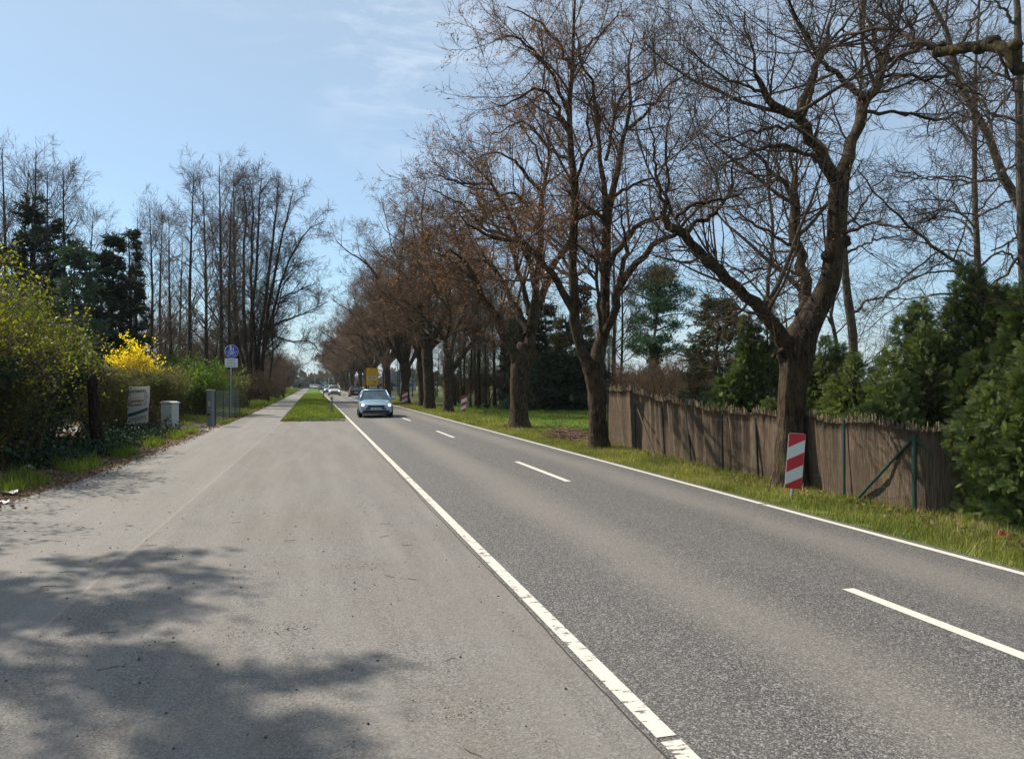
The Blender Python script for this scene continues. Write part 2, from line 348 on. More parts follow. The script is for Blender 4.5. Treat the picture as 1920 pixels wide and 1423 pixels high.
strip('ground', [-600, -60, -9, -4.8, -4.2, -2, 1.4, 1.9, 6.6, 6.9, 7.3, 9.5, 60, 600], [-.02, -.02, -.02, -.02, -.06, -.06, -.06, -.06, -.13, -.12, -.11, -.11, -.11, -.11],
      [-80, -20, 0, 20, 60, 150, 400, 1500], GROUND)
strip('road', [1.66, 3.1, 4.47, 5.6, 6.9], [.0, .018, .03, -.012, -.068], list(np.arange(-20, 400, 10.)) + [700], ROAD)
# lighter asphalt apron with the path leading away
left = [(-9, -20), (-7, 2), (-5.4, 8), (-4.55, 12.2), (-4.2, 15.9), (-4.05, 20), (-3.85, 27.5), (-3.7, 34), (-3.6, 41.5), (-3.45, 60), (-3.3, 104), (-3.2, 290)]
rr_ = np.random.default_rng(4)
ys = np.r_[np.arange(-20, 45, .35), np.arange(45, 291, 4)]
lx = np.interp(ys, [p[1] for p in left], [p[0] for p in left]) + rr_.normal(0, .018, len(ys))
rx = np.where(ys < 38.1, 1.664, np.where(ys < 40, 1.664, -1.35)); rows = []
corner = [(38.0, -1.32), (38.0, 1.664)]
v = []; q = []
for i, y in enumerate(ys):
    if y <= 38.0: b = 1.664
    else: b = -1.35 + rr_.normal(0, .012)
    v += [(lx[i], y, 0), (b, y, 0)]
for i in range(len(ys) - 1):
    if ys[i] <= 38.0 < ys[i + 1]:
        k = len(v); v += [(-1.35, ys[i], 0)]
        q.append((2 * i, k, 2 * i + 3, 2 * i + 2))
        k2 = len(v); v += [(1.664, 40.1, 0), (-.4, 38.3, 0)]
        q.append((k, 2 * i + 1, k2, k2 + 1))
        continue
    q.append((2 * i, 2 * i + 1, 2 * i + 3, 2 * i + 2))
tag(make('asphalt_path', v, q, APRON), kind='structure')
def gzr(x): return float(np.interp(x, [1.66, 3.1, 4.47, 5.6, 6.9], [.0, .018, .03, -.012, -.068]))
def band(name, x0, x1, segs, m, up=.004):
    v = []; q = []
    for y0, y1 in segs:
        n = max(1, int((y1 - y0) / 4)); ts = np.linspace(y0, y1, n + 1); k = len(v)
        for y in ts: v += [(x0, y, gzr(x0) + up), (x1, y, gzr(x1) + up)]
        q += [(k + 2 * i, k + 2 * i + 1, k + 2 * i + 3, k + 2 * i + 2) for i in range(n)]
    return tag(make(name, v, q, m), kind='structure')
ll = []; y = 1.5
for d in (1.42, .75, .55, .9, .6): pass
band('edge_marking', 1.69, 1.80, [(1.0, 3.02), (3.06, 3.55), (3.6, 14.6), (14.66, 19.5), (19.55, 60), (60.1, 330)], PAINT)
band('edge_marking', 6.66, 6.78, [(-15, 10.46), (10.54, 60), (60.1, 330)], PAINT2)
tag(band('centre_marking', 4.41, 4.53, [(a, a + 3.65) for a in [-9.5, 2.05] + [13.2 + 11.65 * i for i in range(26)]], PAINT2), kind='structure')
# dark crack beside the worn edge line
rk = np.random.default_rng(9); cy = np.arange(1.5, 30, .12); cx = 1.655 + np.cumsum(rk.normal(0, .006, len(cy))) * .6; cx = 1.652 - np.abs(cx - 1.655) * .8
tag(make('asphalt_joint', np.stack([np.r_[cx - .006, cx + .006], np.r_[cy, cy], np.full(2 * len(cy), .003)], 1),
     [(i, i + len(cy), i + len(cy) + 1, i + 1) for i in range(len(cy) - 1)], plain('joint_dark', (.035, .03, .026), .9)), kind='structure')
# grass median between path and road
my = np.r_[38.3, 38.8, 39.6, np.arange(40.5, 70, 1.), np.arange(70, 262, 4)]
rm = np.random.default_rng(2); v = []; K = 9
for y in my:
    xr = 1.6 - (.0 if y > 40.2 else (40.4 - y) * 1.35)
    for j in range(K):
        f = j / (K - 1); x = -1.33 + (xr + 1.33) * f + (rm.normal(0, .035) - .03 if j == 0 else 0) + (rm.normal(0, .02) if j == K - 1 else 0); v.append((x, y, -.015 + .13 * math.sin(math.pi * f) ** .6 * min(1, (y - 38) / 2) + rm.normal(0, .012)))
i = (np.arange(len(my) - 1)[:, None] * K + np.arange(K - 1)[None]).ravel()
tag(make('grass_median', v, np.stack([i, i + 1, i + 1 + K, i + K], 1), LAWN, None, True), kind='structure')
# left verge soil with litter, lawn on the right, concrete drive
GRASSPOS = 1
rg = np.random.default_rng(5)
def scatter(n, x0, x1, y0, y1, pw=1.): return x0 + (x1 - x0) * rg.random(n), y0 + (y1 - y0) * rg.random(n) ** pw
# loose brown leaves and litter on the verge
LITQ = leafy('fallen_leaves', [(.07, .04, .025), (.16, .1, .06), (.26, .18, .11), (.12, .06, .03)], .1, .8)
def fallen(name, n, x, y, z, size, seed, label):
    rng = np.random.default_rng(seed); p = np.stack([x, y, z + rng.random(len(x)) * .02], 1); d = nrm(rng.normal(size=(len(x), 3)) * np.array((1, 1, .25)))
    v, q = quads_at(p, size, rng, .7, dirv=d); return tag(make(name, v, q, LITQ, var=rng.random(len(x))), label, 'fallen leaves', None, 'stuff')
def patch(name, pts, z, m, seed=0):
    return tag(make(name, [(x, y, z) for x, y in pts], [tuple(range(len(pts)))], m, n=len(pts)), kind='structure')
patch('soil_verge', [(-14, 2), (-6.5, 2), (-5.2, 8), (-4.4, 12.2), (-4.05, 15.9), (-3.9, 20), (-3.7, 27.5), (-3.5, 34), (-3.45, 41.5), (-3.3, 60), (-5, 62), (-8, 60), (-14, 40)], -.008, LITTER)
xs, yv = scatter(2600, -1.5, -1.1, 38, 90, 1.6); fallen('fallen_leaves', 0, xs, yv, 0 * xs + .006, .05, 7, 'brown leaf litter along the left rim of the grass median')
patch('driveway', [(-12, 32.2), (-3.6, 31.2), (-3.55, 34.6), (-12, 35.4)], .004, plain('drive_concrete', (.3, .28, .25), .9, 0, .2, .5, sc_=1.5))
patch('lawn', [(9.6, 16), (8.9, 24), (8.2, 40), (8.0, 75), (30, 62), (40, 30), (26, 18)], -.095, LAWN)
# grass blades
GRASS = leafy('grass_blades', [(.06, .085, .016), (.14, .17, .03), (.26, .27, .06), (.48, .42, .2)], .35, .6)
GRASSB = leafy('grass_bright', [(.035, .06, .012), (.095, .14, .02), (.17, .22, .03), (.33, .32, .09)], .4, .6)
def blades(name, x, y, z, h, wd, m, seed, label=None):
    rng = np.random.default_rng(seed); K = len(x); p = np.stack([x, y, z], 1); a = rng.random(K) * 6.283; d = np.stack([np.cos(a), np.sin(a), np.zeros(K)], 1)
    hh = (h * np.exp(rng.normal(0, .35, K)))[:, None]; b = rng.random(K) * 6.283; ln = np.stack([np.cos(b), np.sin(b), np.zeros(K)], 1) * hh * rng.random((K, 1)) * .8
    ww = (wd * (.6 + .8 * rng.random(K)))[:, None]; up = np.array((0, 0, 1.))
    v = np.stack([p - d * ww / 2, p + d * ww / 2, p + ln + up * hh + d * ww * .12, p + ln + up * hh - d * ww * .12], 1)
    clump = np.sin(x * 2.1 + np.sin(y * 1.3)) * np.cos(y * 1.7 + 2 * np.sin(x)) * .22
    o = make(name, v.reshape(-1, 3), np.arange(4 * K).reshape(-1, 4), m, var=np.clip(rng.beta(2, 2.4, K) + clump, 0, 1)); tag(o, label or 'short rough grass along the verge', 'grass', None, 'stuff'); return o
rg = np.random.default_rng(5)
def scatter(n, x0, x1, y0, y1, pw=1.): return x0 + (x1 - x0) * rg.random(n), y0 + (y1 - y0) * rg.random(n) ** pw
xs, yv = scatter(95000, 6.86, 9.4, 4, 34, 1.35); e = rg.random(len(xs)); k = (e < np.clip((xs - 6.8) * 2.4, .12, 1)) & (np.sin(xs * 5 + yv * 2.2) * np.sin(yv * 3.1 - xs) > -.75)
xs, yv = xs[k], yv[k]; blades('verge_grass', xs, yv, np.interp(xs, [6.9, 7.3], [-.12, -.11]), .075, .008, GRASS, 1, 'rough olive grass with dry blades along the right road edge')
xs, yv = scatter(45000, 6.9, 9.6, 34, 130, 1.4); blades('verge_grass', xs, yv, -.115 + 0 * xs, .11, .02, GRASS, 2, 'far stretch of rough grass under the roadside tree row')
xs, yv = scatter(60000, 8.9, 26, 22, 62); k = (xs > 9.2) | (yv > 24); blades('lawn_grass', xs[k], yv[k], -.1 + 0 * xs[k], .07, .028, GRASSB, 3, 'bright green lawn behind the roadside trees')
xs, yv = scatter(62000, -1.42, 1.62, 38.15, 130, 1.8); k_ = np.sin(xs * 4.1 + yv) * np.sin(yv * 2.3 - xs * 2) > -.6; xs, yv = xs[k_], yv[k_]; k = xs < 1.6 - np.clip(40.4 - yv, 0, 3) * 1.35; f = (xs + 1.33) / 2.93
blades('median_grass', xs[k], yv[k], (.0 + .1 * np.sin(np.pi * np.clip(f, 0, 1)) ** .6)[k], .1, .02, GRASSB, 4, 'tufted green grass on the median between path and road')
xs, yv = scatter(26000, -5.6, -4.0, 13, 31); lim = np.interp(yv, [p[1] for p in left], [p[0] for p in left]) - .35; k = (xs < lim) & (np.sin(xs * 3 + yv * 1.9) > -.2)
blades('hedge_foot_grass', xs[k], yv[k], -.01 + 0 * xs[k], .15, .012, GRASSB, 6, 'green grass tufts at the foot of the left hedge')
xs, yv = scatter(30000, -8, -3.4, 36, 70, 1.5); lim = np.interp(yv, [p[1] for p in left], [p[0] for p in left]) - .1; k = (xs < lim) & (np.sin(xs * 2 + yv * .9) > -.4)
blades('bank_grass', xs[k], yv[k], -.01 + 0 * xs[k], .1, .02, GRASSB, 7, 'sunlit grass beside the path past the mesh fence')
xs, yv = scatter(26000, -9.5, -3.5, 70, 200, 1.3)
blades('bank_grass', xs, yv, .0 + np.clip((-xs - 3.5) * .18, 0, .8) * np.clip((yv - 85) / 10, 0, 1), .16, .045, GRASSB, 8, 'far green bank left of the path')
strip('bank', [-11, -9, -7.5, -6, -4.6, -3.6], [.7, .85, .7, .4, .1, -.01], [85, 90, 100, 130, 160, 200, 230], LAWN, .02)
xs, yv = scatter(9000, -6.3, -3.7, 8.5, 34, 1.5); lim = np.interp(yv, [p[1] for p in left], [p[0] for p in left]) + .12 + rg.exponential(.1, len(yv)); k = (xs < lim)
fallen('fallen_leaves', 0, xs[k], yv[k], 0 * xs[k] + .004, .05, 3, 'brown leaf litter along the left asphalt edge')
xs, yv = scatter(5000, 7.7, 9.6, 5, 24); fallen('fallen_leaves', 0, xs, yv, 0 * xs - .085, .05, 4, 'dry brown leaves at the foot of the reed fence')
xs = rg.normal(8.35, .75, 1500); yv = rg.normal(31.5, .8, 1500); k = xs > 7.4; fallen('fallen_leaves', 0, xs[k], yv[k], 0 * xs[k] - .07, .06, 5, 'brown leaves round the foot of the thick roadside tree')
xs, yv = scatter(3000, -4.6, -2.4, 33, 60, 1.4); lim = np.interp(yv, [p[1] for p in left], [p[0] for p in left]) + .05; k = xs < lim; fallen('fallen_leaves', 0, xs[k], yv[k], 0 * xs[k] + .005, .06, 6, 'reddish leaf litter beside the far path')
# small grit and crumbs lying on the apron
xs, yv = scatter(900, -3.6, 1.6, 2.2, 13, 1.2); rng = np.random.default_rng(8); v = []; q = []
ic = np.array([(1, 0, 0), (-1, 0, 0), (0, 1, 0), (0, -1, 0), (0, 0, 1), (0, 0, -1)], float); tf = [(0, 2, 4), (2, 1, 4), (1, 3, 4), (3, 0, 4), (2, 0, 5), (1, 2, 5), (3, 1, 5), (0, 3, 5)]
for i in range(len(xs)):
    s_ = .0025 + .006 * rng.random() ** 4; o_ = len(v); v += [tuple(np.array((xs[i], yv[i], s_ * .6)) + a * s_ * (.6 + .8 * rng.random(3)) * np.array((1.4, 1.4, .8))) for a in ic]; q += [(a + o_, b + o_, c + o_) for a, b, c in tf]
tag(make('grit', v, q, plain('grit_dark', (.05, .04, .034), .9), n=3), 'loose dark grit scattered over the light asphalt', 'grit', None, 'stuff')

# dry twigs and soil crumbs on the apron, soil along the island's near rim
rng = np.random.default_rng(12); K = 26; P = np.empty((K, 4, 3)); P[:, 0] = np.stack([rng.uniform(-3.4, 1.2, K), rng.uniform(2.6, 11, K), np.full(K, .006)], 1); d = nrm(np.stack([rng.normal(0, 1, K), rng.normal(0, .5, K), 0 * np.zeros(K)], 1))
for k in range(1, 4): P[:, k] = P[:, k - 1] + d * rng.uniform(.02, .06, (K, 1)); d = nrm(d + rng.normal(0, .25, (K, 3)) * np.array((1, 1, 0)))
v, q = tubes(P, np.full((K, 4), .0022), 4); tag(make('fallen_twigs', v, q, TWIG), 'thin dry twigs scattered over the light asphalt', 'twigs', None, 'stuff')
cl = np.array([G(300, 1195)[:2], G(690, 1062)[:2], G(850, 1335)[:2], G(520, 1180)[:2]]); i = rng.integers(0, 4, 480); cr = cl[i] + rng.normal(0, 1, (480, 2)) * np.array((.16, .1)) * (1 + (i == 0))[:, None]
fallen('fallen_leaves', 0, cr[:, 0], cr[:, 1], 0 * cr[:, 0] + .002, .01, 9, 'patches of fine brown plant crumbs on the light asphalt')
xs, yv = scatter(1500, -1.4, 1.5, 37.7, 38.6); fallen('fallen_leaves', 0, xs, yv, 0 * xs + .006, .05, 10, 'brown litter along the near end of the grass median')
# ================================================================ trees
WS = .87; LS = .84
def limbs_arr(limbs, Z0, n=14, rng=None, wob=.02):
    """limbs: lists of (px, py, width_px, dZ) seen from the roadside -> (M,n,3), (M,n)"""
    P = []; Rr = []
    for lb in limbs:
        pts = []
        for p in lb:
            px, py, wp = p[:3]; dz = p[3] if len(p) > 3 else 0; Z = Z0 + dz; pts.append([*Q(px, py, Z), wp / 2 * Z / F * WS])
        a = spl(pts, n); P.append(a[:, :3]); Rr.append(a[:, 3])
    P = np.array(P); Rr = np.array(Rr)
    if rng is not None: P[:, 1:-1] += rng.normal(0, wob, P[:, 1:-1].shape)
    return P, Rr
def knobby(P, Rr, k, rng, amp=.06, flare=None):
    v, q = tubes(P, Rr, k); M, n = Rr.shape; vv = v.reshape(M, n, k, 3); c = P[:, :, None]; d = vv - c
    ridge = 0
    if k >= 18: cn = rng.normal(0, .035, (M, 5, 1, k)); ix = np.linspace(0, 3.999, n); j_ = ix.astype(int); f_ = (ix - j_)[None, :, None]; ridge = (cn[:, j_, 0] * (1 - f_) + cn[:, j_ + 1, 0] * f_)[..., None]
    vv = c + d * (1 + ridge + rng.normal(0, amp, (M, n, k, 1)) * (.5 if k >= 18 else 1) + .5 * rng.normal(0, amp, (M, n, 1, 1)))
    return vv.reshape(-1, 3), q
def children_crown(acc, P, Rr, lens, rng, dens=(3.2, 7, 6), l1=(2.2, .35), l2=(.9, .3), l3=(.4, .3), up=(.1, .06, .03), ang=(52, 48, 45), shoots=0, thin=.0035, fall1=.3, t0=.22, sides=(5, 3, 3)):
    c1 = np.maximum(2, (lens * dens[0]).astype(int))
    A, a = kids(P, Rr, c1, rng, t0, 1, l1, fall1, (ang[0], 14), up[0], .085, 7, .55, .008, .2)
    B, b = kids(A, a, dens[1], rng, .15, 1, l2, .45, (ang[1], 14), up[1], .12, 5, .6, .006, .35)
    D, d = kids(B, b, dens[2], rng, .1, 1, l3, .3, (ang[2], 16), up[2], .12, 3, .7, thin, .6)
    acc.add(*tubes(A, a, sides[0])).add(*tubes(B, b, sides[1])).add(*tubes(D, d, sides[2]))
    if shoots:
        S, s = kids(P, Rr, np.maximum(1, (lens * shoots).astype(int)), rng, .5, 1, (1.5, .35), .1, (55, 20), .55, .07, 6, .3, .006, .3)
        acc.add(*tubes(S, s, 3)); T_, t_ = kids(S, s, 4, rng, .3, 1, (.35, .3), .3, (35, 10), .1, .1, 3, .7, thin, .6); acc.add(*tubes(T_, t_, 3))
    return A, B, D
def plen(P): return np.linalg.norm(np.diff(P, axis=1), axis=2).sum(1)
def hero(name, label, base, trunk, limbs, Z0, seed, tm, wm, bracts=0, group='roadside trees in the avenue', bsize=.07, cut=None, **kw):
    rng = np.random.default_rng(seed); root = empty(name, base, 0, label, 'tree', group); off = np.array(base)
    T, Tr = limbs_arr([trunk], Z0, 30, rng, .008); nk = 30
    fl = 1 + .45 * np.exp(-np.arange(30) / 1.8); Tr = Tr * fl
    a = Acc(); a.add(*knobby(T - off, Tr, nk, rng, .035))
    P, r = limbs_arr(limbs, Z0, 16, rng, .03); r = r * LS; a.add(*knobby(P - off, r, 9, rng, .05))
    a.make('trunk', tm, root, True)
    c = Acc(); A, B, D = children_crown(c, P - off, r, plen(P), rng, **kw); c.make('crown', wm, root)
    if bracts:
        p = along(D, bracts, rng, .4) + rng.normal(0, .04, (bracts, 3)); dv = nrm(rng.normal(size=(bracts, 3)) * .7 + np.array((0, 0, -1)))
        v, q = quads_at(p, bsize, rng, .45, dirv=dv); make('seed_bracts', v, q, BRACT, root, var=rng.random(bracts))
    return root
# ---- roadside tree nearest the camera (with the knot hole and the warning board)
T1 = [(1482, 930, 66), (1482, 860, 60), (1483, 800, 57), (1485, 740, 57), (1489, 695, 64), (1494, 660, 74), (1502, 630, 68), (1518, 600, 54), (1542, 560, 48), (1557, 520, 43), (1565, 470, 40), (1570, 420, 38), (1569, 380, 37), (1574, 345, 35), (1580, 325, 32)]
L1 = [[(1574, 345, 36, 0), (1555, 312, 33, -.1), (1535, 280, 30, -.2), (1512, 242, 27, -.4), (1496, 220, 25, -.5), (1453, 197, 20, -.8), (1433, 172, 17, -.9), (1425, 140, 10, -1), (1412, 90, 6, -1), (1398, 20, 4, -1)],
      [(1499, 222, 22, -.4), (1518, 169, 20, -.2), (1531, 126, 18, 0), (1543, 96, 17, 0), (1560, 40, 6, .1), (1575, -40, 4, .2)],
      [(1577, 335, 38, 0), (1599, 267, 30, .3), (1618, 211, 26, .5), (1624, 191, 26, .6), (1647, 155, 22, .8), (1655, 127, 20, .9), (1658, 92, 20, 1), (1660, 88, 3, 1)],
      [(1626, 190, 18, .6), (1594, 166, 16, .3), (1574, 143, 14, .1), (1554, 121, 12, -.1), (1535, 104, 8, -.2), (1500, 40, 5, -.4)],
      [(1622, 208, 10, .5), (1661, 209, 9, .8), (1703, 212, 8, 1.2), (1751, 224, 7, 1.6), (1790, 212, 5, 2), (1850, 225, 3, 2.4)],
      [(1655, 130, 12, .9), (1678, 110, 9, 1.1), (1712, 92, 7, 1.3), (1760, 60, 5, 1.6), (1800, 0, 3, 1.8)],
      [(1650, 140, 9, .8), (1700, 143, 8, .6), (1750, 148, 7, .3), (1800, 160, 5, 0), (1860, 190, 3, 0)],
      [(1496, 640, 40, .2), (1502, 595, 37, .4), (1514, 562, 34, .6), (1506, 520, 30, .8), (1500, 480, 29, .9), (1490, 440, 28, 1), (1492, 405, 27, 1.1), (1487, 370, 24, 1.2), (1489, 332, 13, 1.2), (1480, 280, 5, 1.2)],
      [(1492, 378, 16, 1.1), (1460, 332, 12, .8), (1430, 304, 9, .5), (1395, 270, 6, .2), (1340, 250, 4, 0)],
      [(1484, 655, 50, 0), (1456, 615, 38, -.3), (1420, 577, 33, -.6), (1388, 545, 30, -.9), (1340, 502, 27, -1.3), (1298, 458, 25, -1.7), (1264, 424, 24, -2), (1246, 406, 25, -2.1), (1240, 396, 8, -2.1)],
      [(1284, 442, 12, -1.8), (1325, 408, 11, -1.5), (1362, 378, 9, -1.2), (1375, 345, 7, -1), (1378, 300, 4, -1)],
      [(1266, 412, 11, -2), (1296, 390, 9, -2.1), (1330, 376, 8, -2.2), (1366, 372, 6, -2.3), (1400, 350, 3, -2.3)],
      [(1246, 408, 12, -2.1), (1238, 350, 9, -2.2), (1225, 290, 6, -2.3), (1215, 200, 3, -2.4)],
      [(1252, 410, 8, -2.1), (1254, 330, 6, -2.3), (1250, 240, 4, -2.5), (1262, 150, 2, -2.6)],
      [(1545, 300, 12, -.2), (1515, 287, 11, -.6), (1470, 276, 10, -1.1), (1425, 278, 8, -1.5), (1395, 292, 6, -1.8), (1350, 320, 4, -2)],
      [(1515, 250, 10, -.5), (1480, 235, 8, -1.4), (1420, 245, 6, -2.2), (1340, 270, 3, -2.8)],
      [(1430, 165, 9, -.9), (1400, 155, 7, -1.4), (1350, 140, 5, -1.8), (1290, 90, 3, -2.2)],
      [(1570, 440, 10, 0), (1640, 420, 7, -.8), (1700, 425, 5, -1.4), (1760, 400, 3, -2)],
      [(1500, 470, 9, .9), (1450, 440, 7, .4), (1400, 415, 5, 0), (1360, 400, 3, -.4)],
      [(1508, 520, 8, .8), (1460, 500, 6, .3), (1410, 510, 5, -.1), (1370, 505, 3, -.4)],
      [(1545, 100, 8, 0), (1590, 40, 6, .4), (1640, -30, 4, .7), (1680, -90, 3, 1)],
      [(1536, 108, 8, 0), (1490, 30, 6, -.5), (1440, -60, 4, -1), (1400, -120, 3, -1.2)],
      [(1659, 95, 9, 1), (1690, 30, 6, 1.3), (1710, -60, 4, 1.5), (1720, -140, 3, 1.6)],
      [(1655, 110, 8, 1), (1630, 40, 6, 1), (1600, -30, 4, 1), (1570, -110, 3, .9)]]
b1 = Q(1482, 918, 14.)
t1 = hero('roadside_tree', 'nearest roadside tree in full view, dark forked trunk with a round knot hole', (b1[0], b1[1], -.1), T1, L1, 14., 11, BARK, TWIG2, 2600, bsize=.035,
     dens=(3.1, 9, 6), l1=(2.1, .4), l2=(.85, .35), l3=(.32, .35), shoots=2.4, thin=.0027, up=(.12, .08, .03))
# knot hole: ring of callus round a solid plug coloured as the shade inside, and burrs
def burr(root, c, r, seed, m=BARK, name='burr', sq=(1, 1, 1)):
    rng = np.random.default_rng(seed); v = []; q = []; nu, nv = 14, 9
    for i in range(nv):
        for j in range(nu):
            th, ph = math.pi * i / (nv - 1), 2 * math.pi * j / nu; rad = r * (1 + rng.normal(0, .1)); v.append(np.array(c) + rad * np.array((math.sin(th) * math.cos(ph) * sq[0], math.sin(th) * math.sin(ph) * sq[1], math.cos(th) * sq[2])))
    for i in range(nv - 1):
        for j in range(nu): q.append((i * nu + j, i * nu + (j + 1) % nu, (i + 1) * nu + (j + 1) % nu, (i + 1) * nu + j))
    return make(name, v, q, m, root, True)
off1 = np.array((b1[0], b1[1], -.1))
for i, (px, py, r_, dz) in enumerate([(1451, 668, .045, .05), (1512, 655, .12, -.2), (1477, 640, .1, -.22), (1555, 545, .13, -.05), (1583, 452, .12, 0), (1497, 585, .08, .3), (1549, 480, .09, -.05)]): burr(t1, Q(px, py, 14 + dz) - off1, r_, i)
hc = Q(1468, 666, 13.70) - off1; fw = np.array((-.42, -.9, .0)); fw = fw / np.linalg.norm(fw); sdv = np.array((fw[1], -fw[0], 0)); rk = np.random.default_rng(3)
m_ = MB(); ring = [tuple(hc + .085 * (math.cos(a) * sdv * .85 + math.sin(a) * np.array((0, 0, 1.15))) * (1 + rk.normal(0, .05))) for a in np.linspace(0, 2 * math.pi, 15)]
m_.tube(ring, [.042 + .006 * rk.normal() for _ in ring], 8); m_.build('callus_ring', BARK, t1, True)
m_ = MB(); m_.tube([hc - fw * .1, hc + fw * .012], .075, 14); m_.build('knot_hole', plain('hollow_shade', (.008, .006, .005), 1), t1)
# ---- second roadside tree
T2 = [(1123, 850, 50), (1121, 800, 39), (1118, 740, 37), (1115, 705, 40), (1110, 680, 48)]
T2b = None
L2 = [[(1112, 700, 38), (1100, 690, 32, 0), (1091, 655, 27, -.1), (1082, 620, 28, -.2), (1080, 580, 27, -.3), (1079, 535, 24, -.3), (1076, 487, 23, -.3), (1074, 446, 22, -.3), (1076, 392, 21, -.3), (1074, 320, 19, -.3), (1070, 262, 16, -.2), (1065, 200, 14, -.1), (1072, 138, 11, 0), (1075, 74, 8, 0), (1080, 0, 6, 0), (1084, -60, 3, 0)],
      [(1074, 580, 22, -.3), (1046, 535, 18, -.7), (1027, 503, 16, -1), (1004, 475, 15, -1.3), (976, 452, 14, -1.7), (944, 448, 12, -2.1), (919, 448, 10, -2.4), (903, 437, 8, -2.6), (884, 427, 6, -2.8), (860, 400, 3, -3)],
      [(1116, 705, 38), (1121, 670, 36, .1), (1129, 630, 31, .2), (1133, 582, 28, .3), (1134, 535, 26, .4), (1136, 487, 24, .5), (1136, 440, 22, .5), (1134, 412, 22, .5), (1144, 377, 18, .6), (1156, 332, 15, .8), (1163, 288, 13, .9), (1172, 250, 11, 1), (1183, 190, 8, 1.1), (1178, 120, 5, 1.2), (1190, 60, 3, 1.2)],
      [(1134, 415, 18, .5), (1131, 354, 15, .5), (1125, 305, 12, .4), (1122, 250, 11, .3), (1117, 190, 9, .2), (1106, 143, 7, .1), (1088, 112, 5, 0), (1080, 60, 3, 0)],
      [(1140, 500, 18, .5), (1156, 474, 15, .8), (1172, 452, 14, 1.1), (1191, 427, 13, 1.4), (1214, 413, 12, 1.7), (1242, 411, 9, 2), (1275, 425, 6, 2.3), (1310, 420, 3, 2.5)],
      [(1130, 640, 20, .2), (1146, 600, 22, -.1), (1155, 560, 22, -.3), (1163, 528, 21, -.5), (1182, 503, 18, -.7), (1210, 478, 16, -1), (1239, 452, 13, -1.3), (1262, 440, 11, -1.5), (1300, 400, 6, -1.8), (1340, 360, 3, -2)],
      [(1160, 545, 16, -.4), (1168, 500, 13, -.4), (1176, 470, 13, -.4), (1172, 455, 9, -.4), (1165, 400, 4, -.5), (1170, 330, 2, -.5)],
      [(1134, 408, 12, .5), (1118, 402, 10, .2), (1104, 390, 9, 0), (1088, 378, 7, -.2), (1050, 350, 4, -.5)],
      [(1066, 215, 11, -.1), (1048, 160, 9, -.4), (1028, 128, 8, -.6), (984, 79, 6, -1), (955, 66, 4, -1.3), (925, 75, 2, -1.5)],
      [(1064, 240, 11, -.2), (1045, 195, 9, -.6), (1023, 172, 8, -.9), (988, 172, 6, -1.3), (950, 195, 4, -1.6), (920, 190, 2, -1.8)],
      [(1068, 128, 9, 0), (1050, 85, 7, .3), (1030, 58, 6, .5), (988, 25, 4, .8), (950, 10, 2, 1)],
      [(1070, 300, 10, -.2), (1040, 285, 8, .3), (1010, 250, 7, .8), (970, 230, 5, 1.2), (930, 250, 3, 1.6), (900, 230, 2, 1.8)],
      [(1074, 350, 12, -.3), (1090, 310, 9, -.8), (1108, 270, 7, -1.2), (1100, 220, 5, -1.5), (1115, 160, 3, -1.8)],
      [(1178, 241, 9, 1), (1210, 211, 7, 1.3), (1254, 162, 5, 1.6), (1289, 138, 4, 1.8), (1310, 110, 2, 2)],
      [(1136, 300, 9, .4), (1161, 187, 7, .9), (1180, 162, 6, 1), (1220, 140, 4, 1.2), (1250, 90, 2, 1.3)],
      [(1145, 370, 10, .6), (1190, 345, 7, .2), (1240, 320, 5, -.2), (1275, 250, 3, -.5)],
      [(1073, 140, 7, 0), (1100, 90, 5, .2), (1130, 60, 4, .3), (1160, 20, 3, .4)],
      [(1079, 520, 9, -.3), (1045, 470, 7, .6), (1010, 440, 5, 1.3), (960, 400, 3, 2)],
      [(1129, 640, 7, .2), (1125, 600, 10, -.3), (1120, 540, 9, -.5), (1116, 490, 8, -.6), (1085, 462, 5, -.8), (1060, 450, 3, -1)]]
b2 = Q(1123, 842, 22.6)
hero('roadside_tree', 'tall roadside tree forking low, rusty seed clusters, beside the left reed fence end', (b2[0], b2[1], -.1), T2, L2, 22.6, 12, BARK, TWIG, 21000, bsize=.055,
     dens=(2.8, 9, 6), l1=(2.0, .4), l2=(.9, .3), l3=(.38, .3), shoots=.5, thin=.0045, up=(.08, .04, .0))
T3 = [(974, 812, 52), (973, 770, 38), (973, 730, 38), (976, 692, 44), (984, 668, 48), (990, 650, 46)]
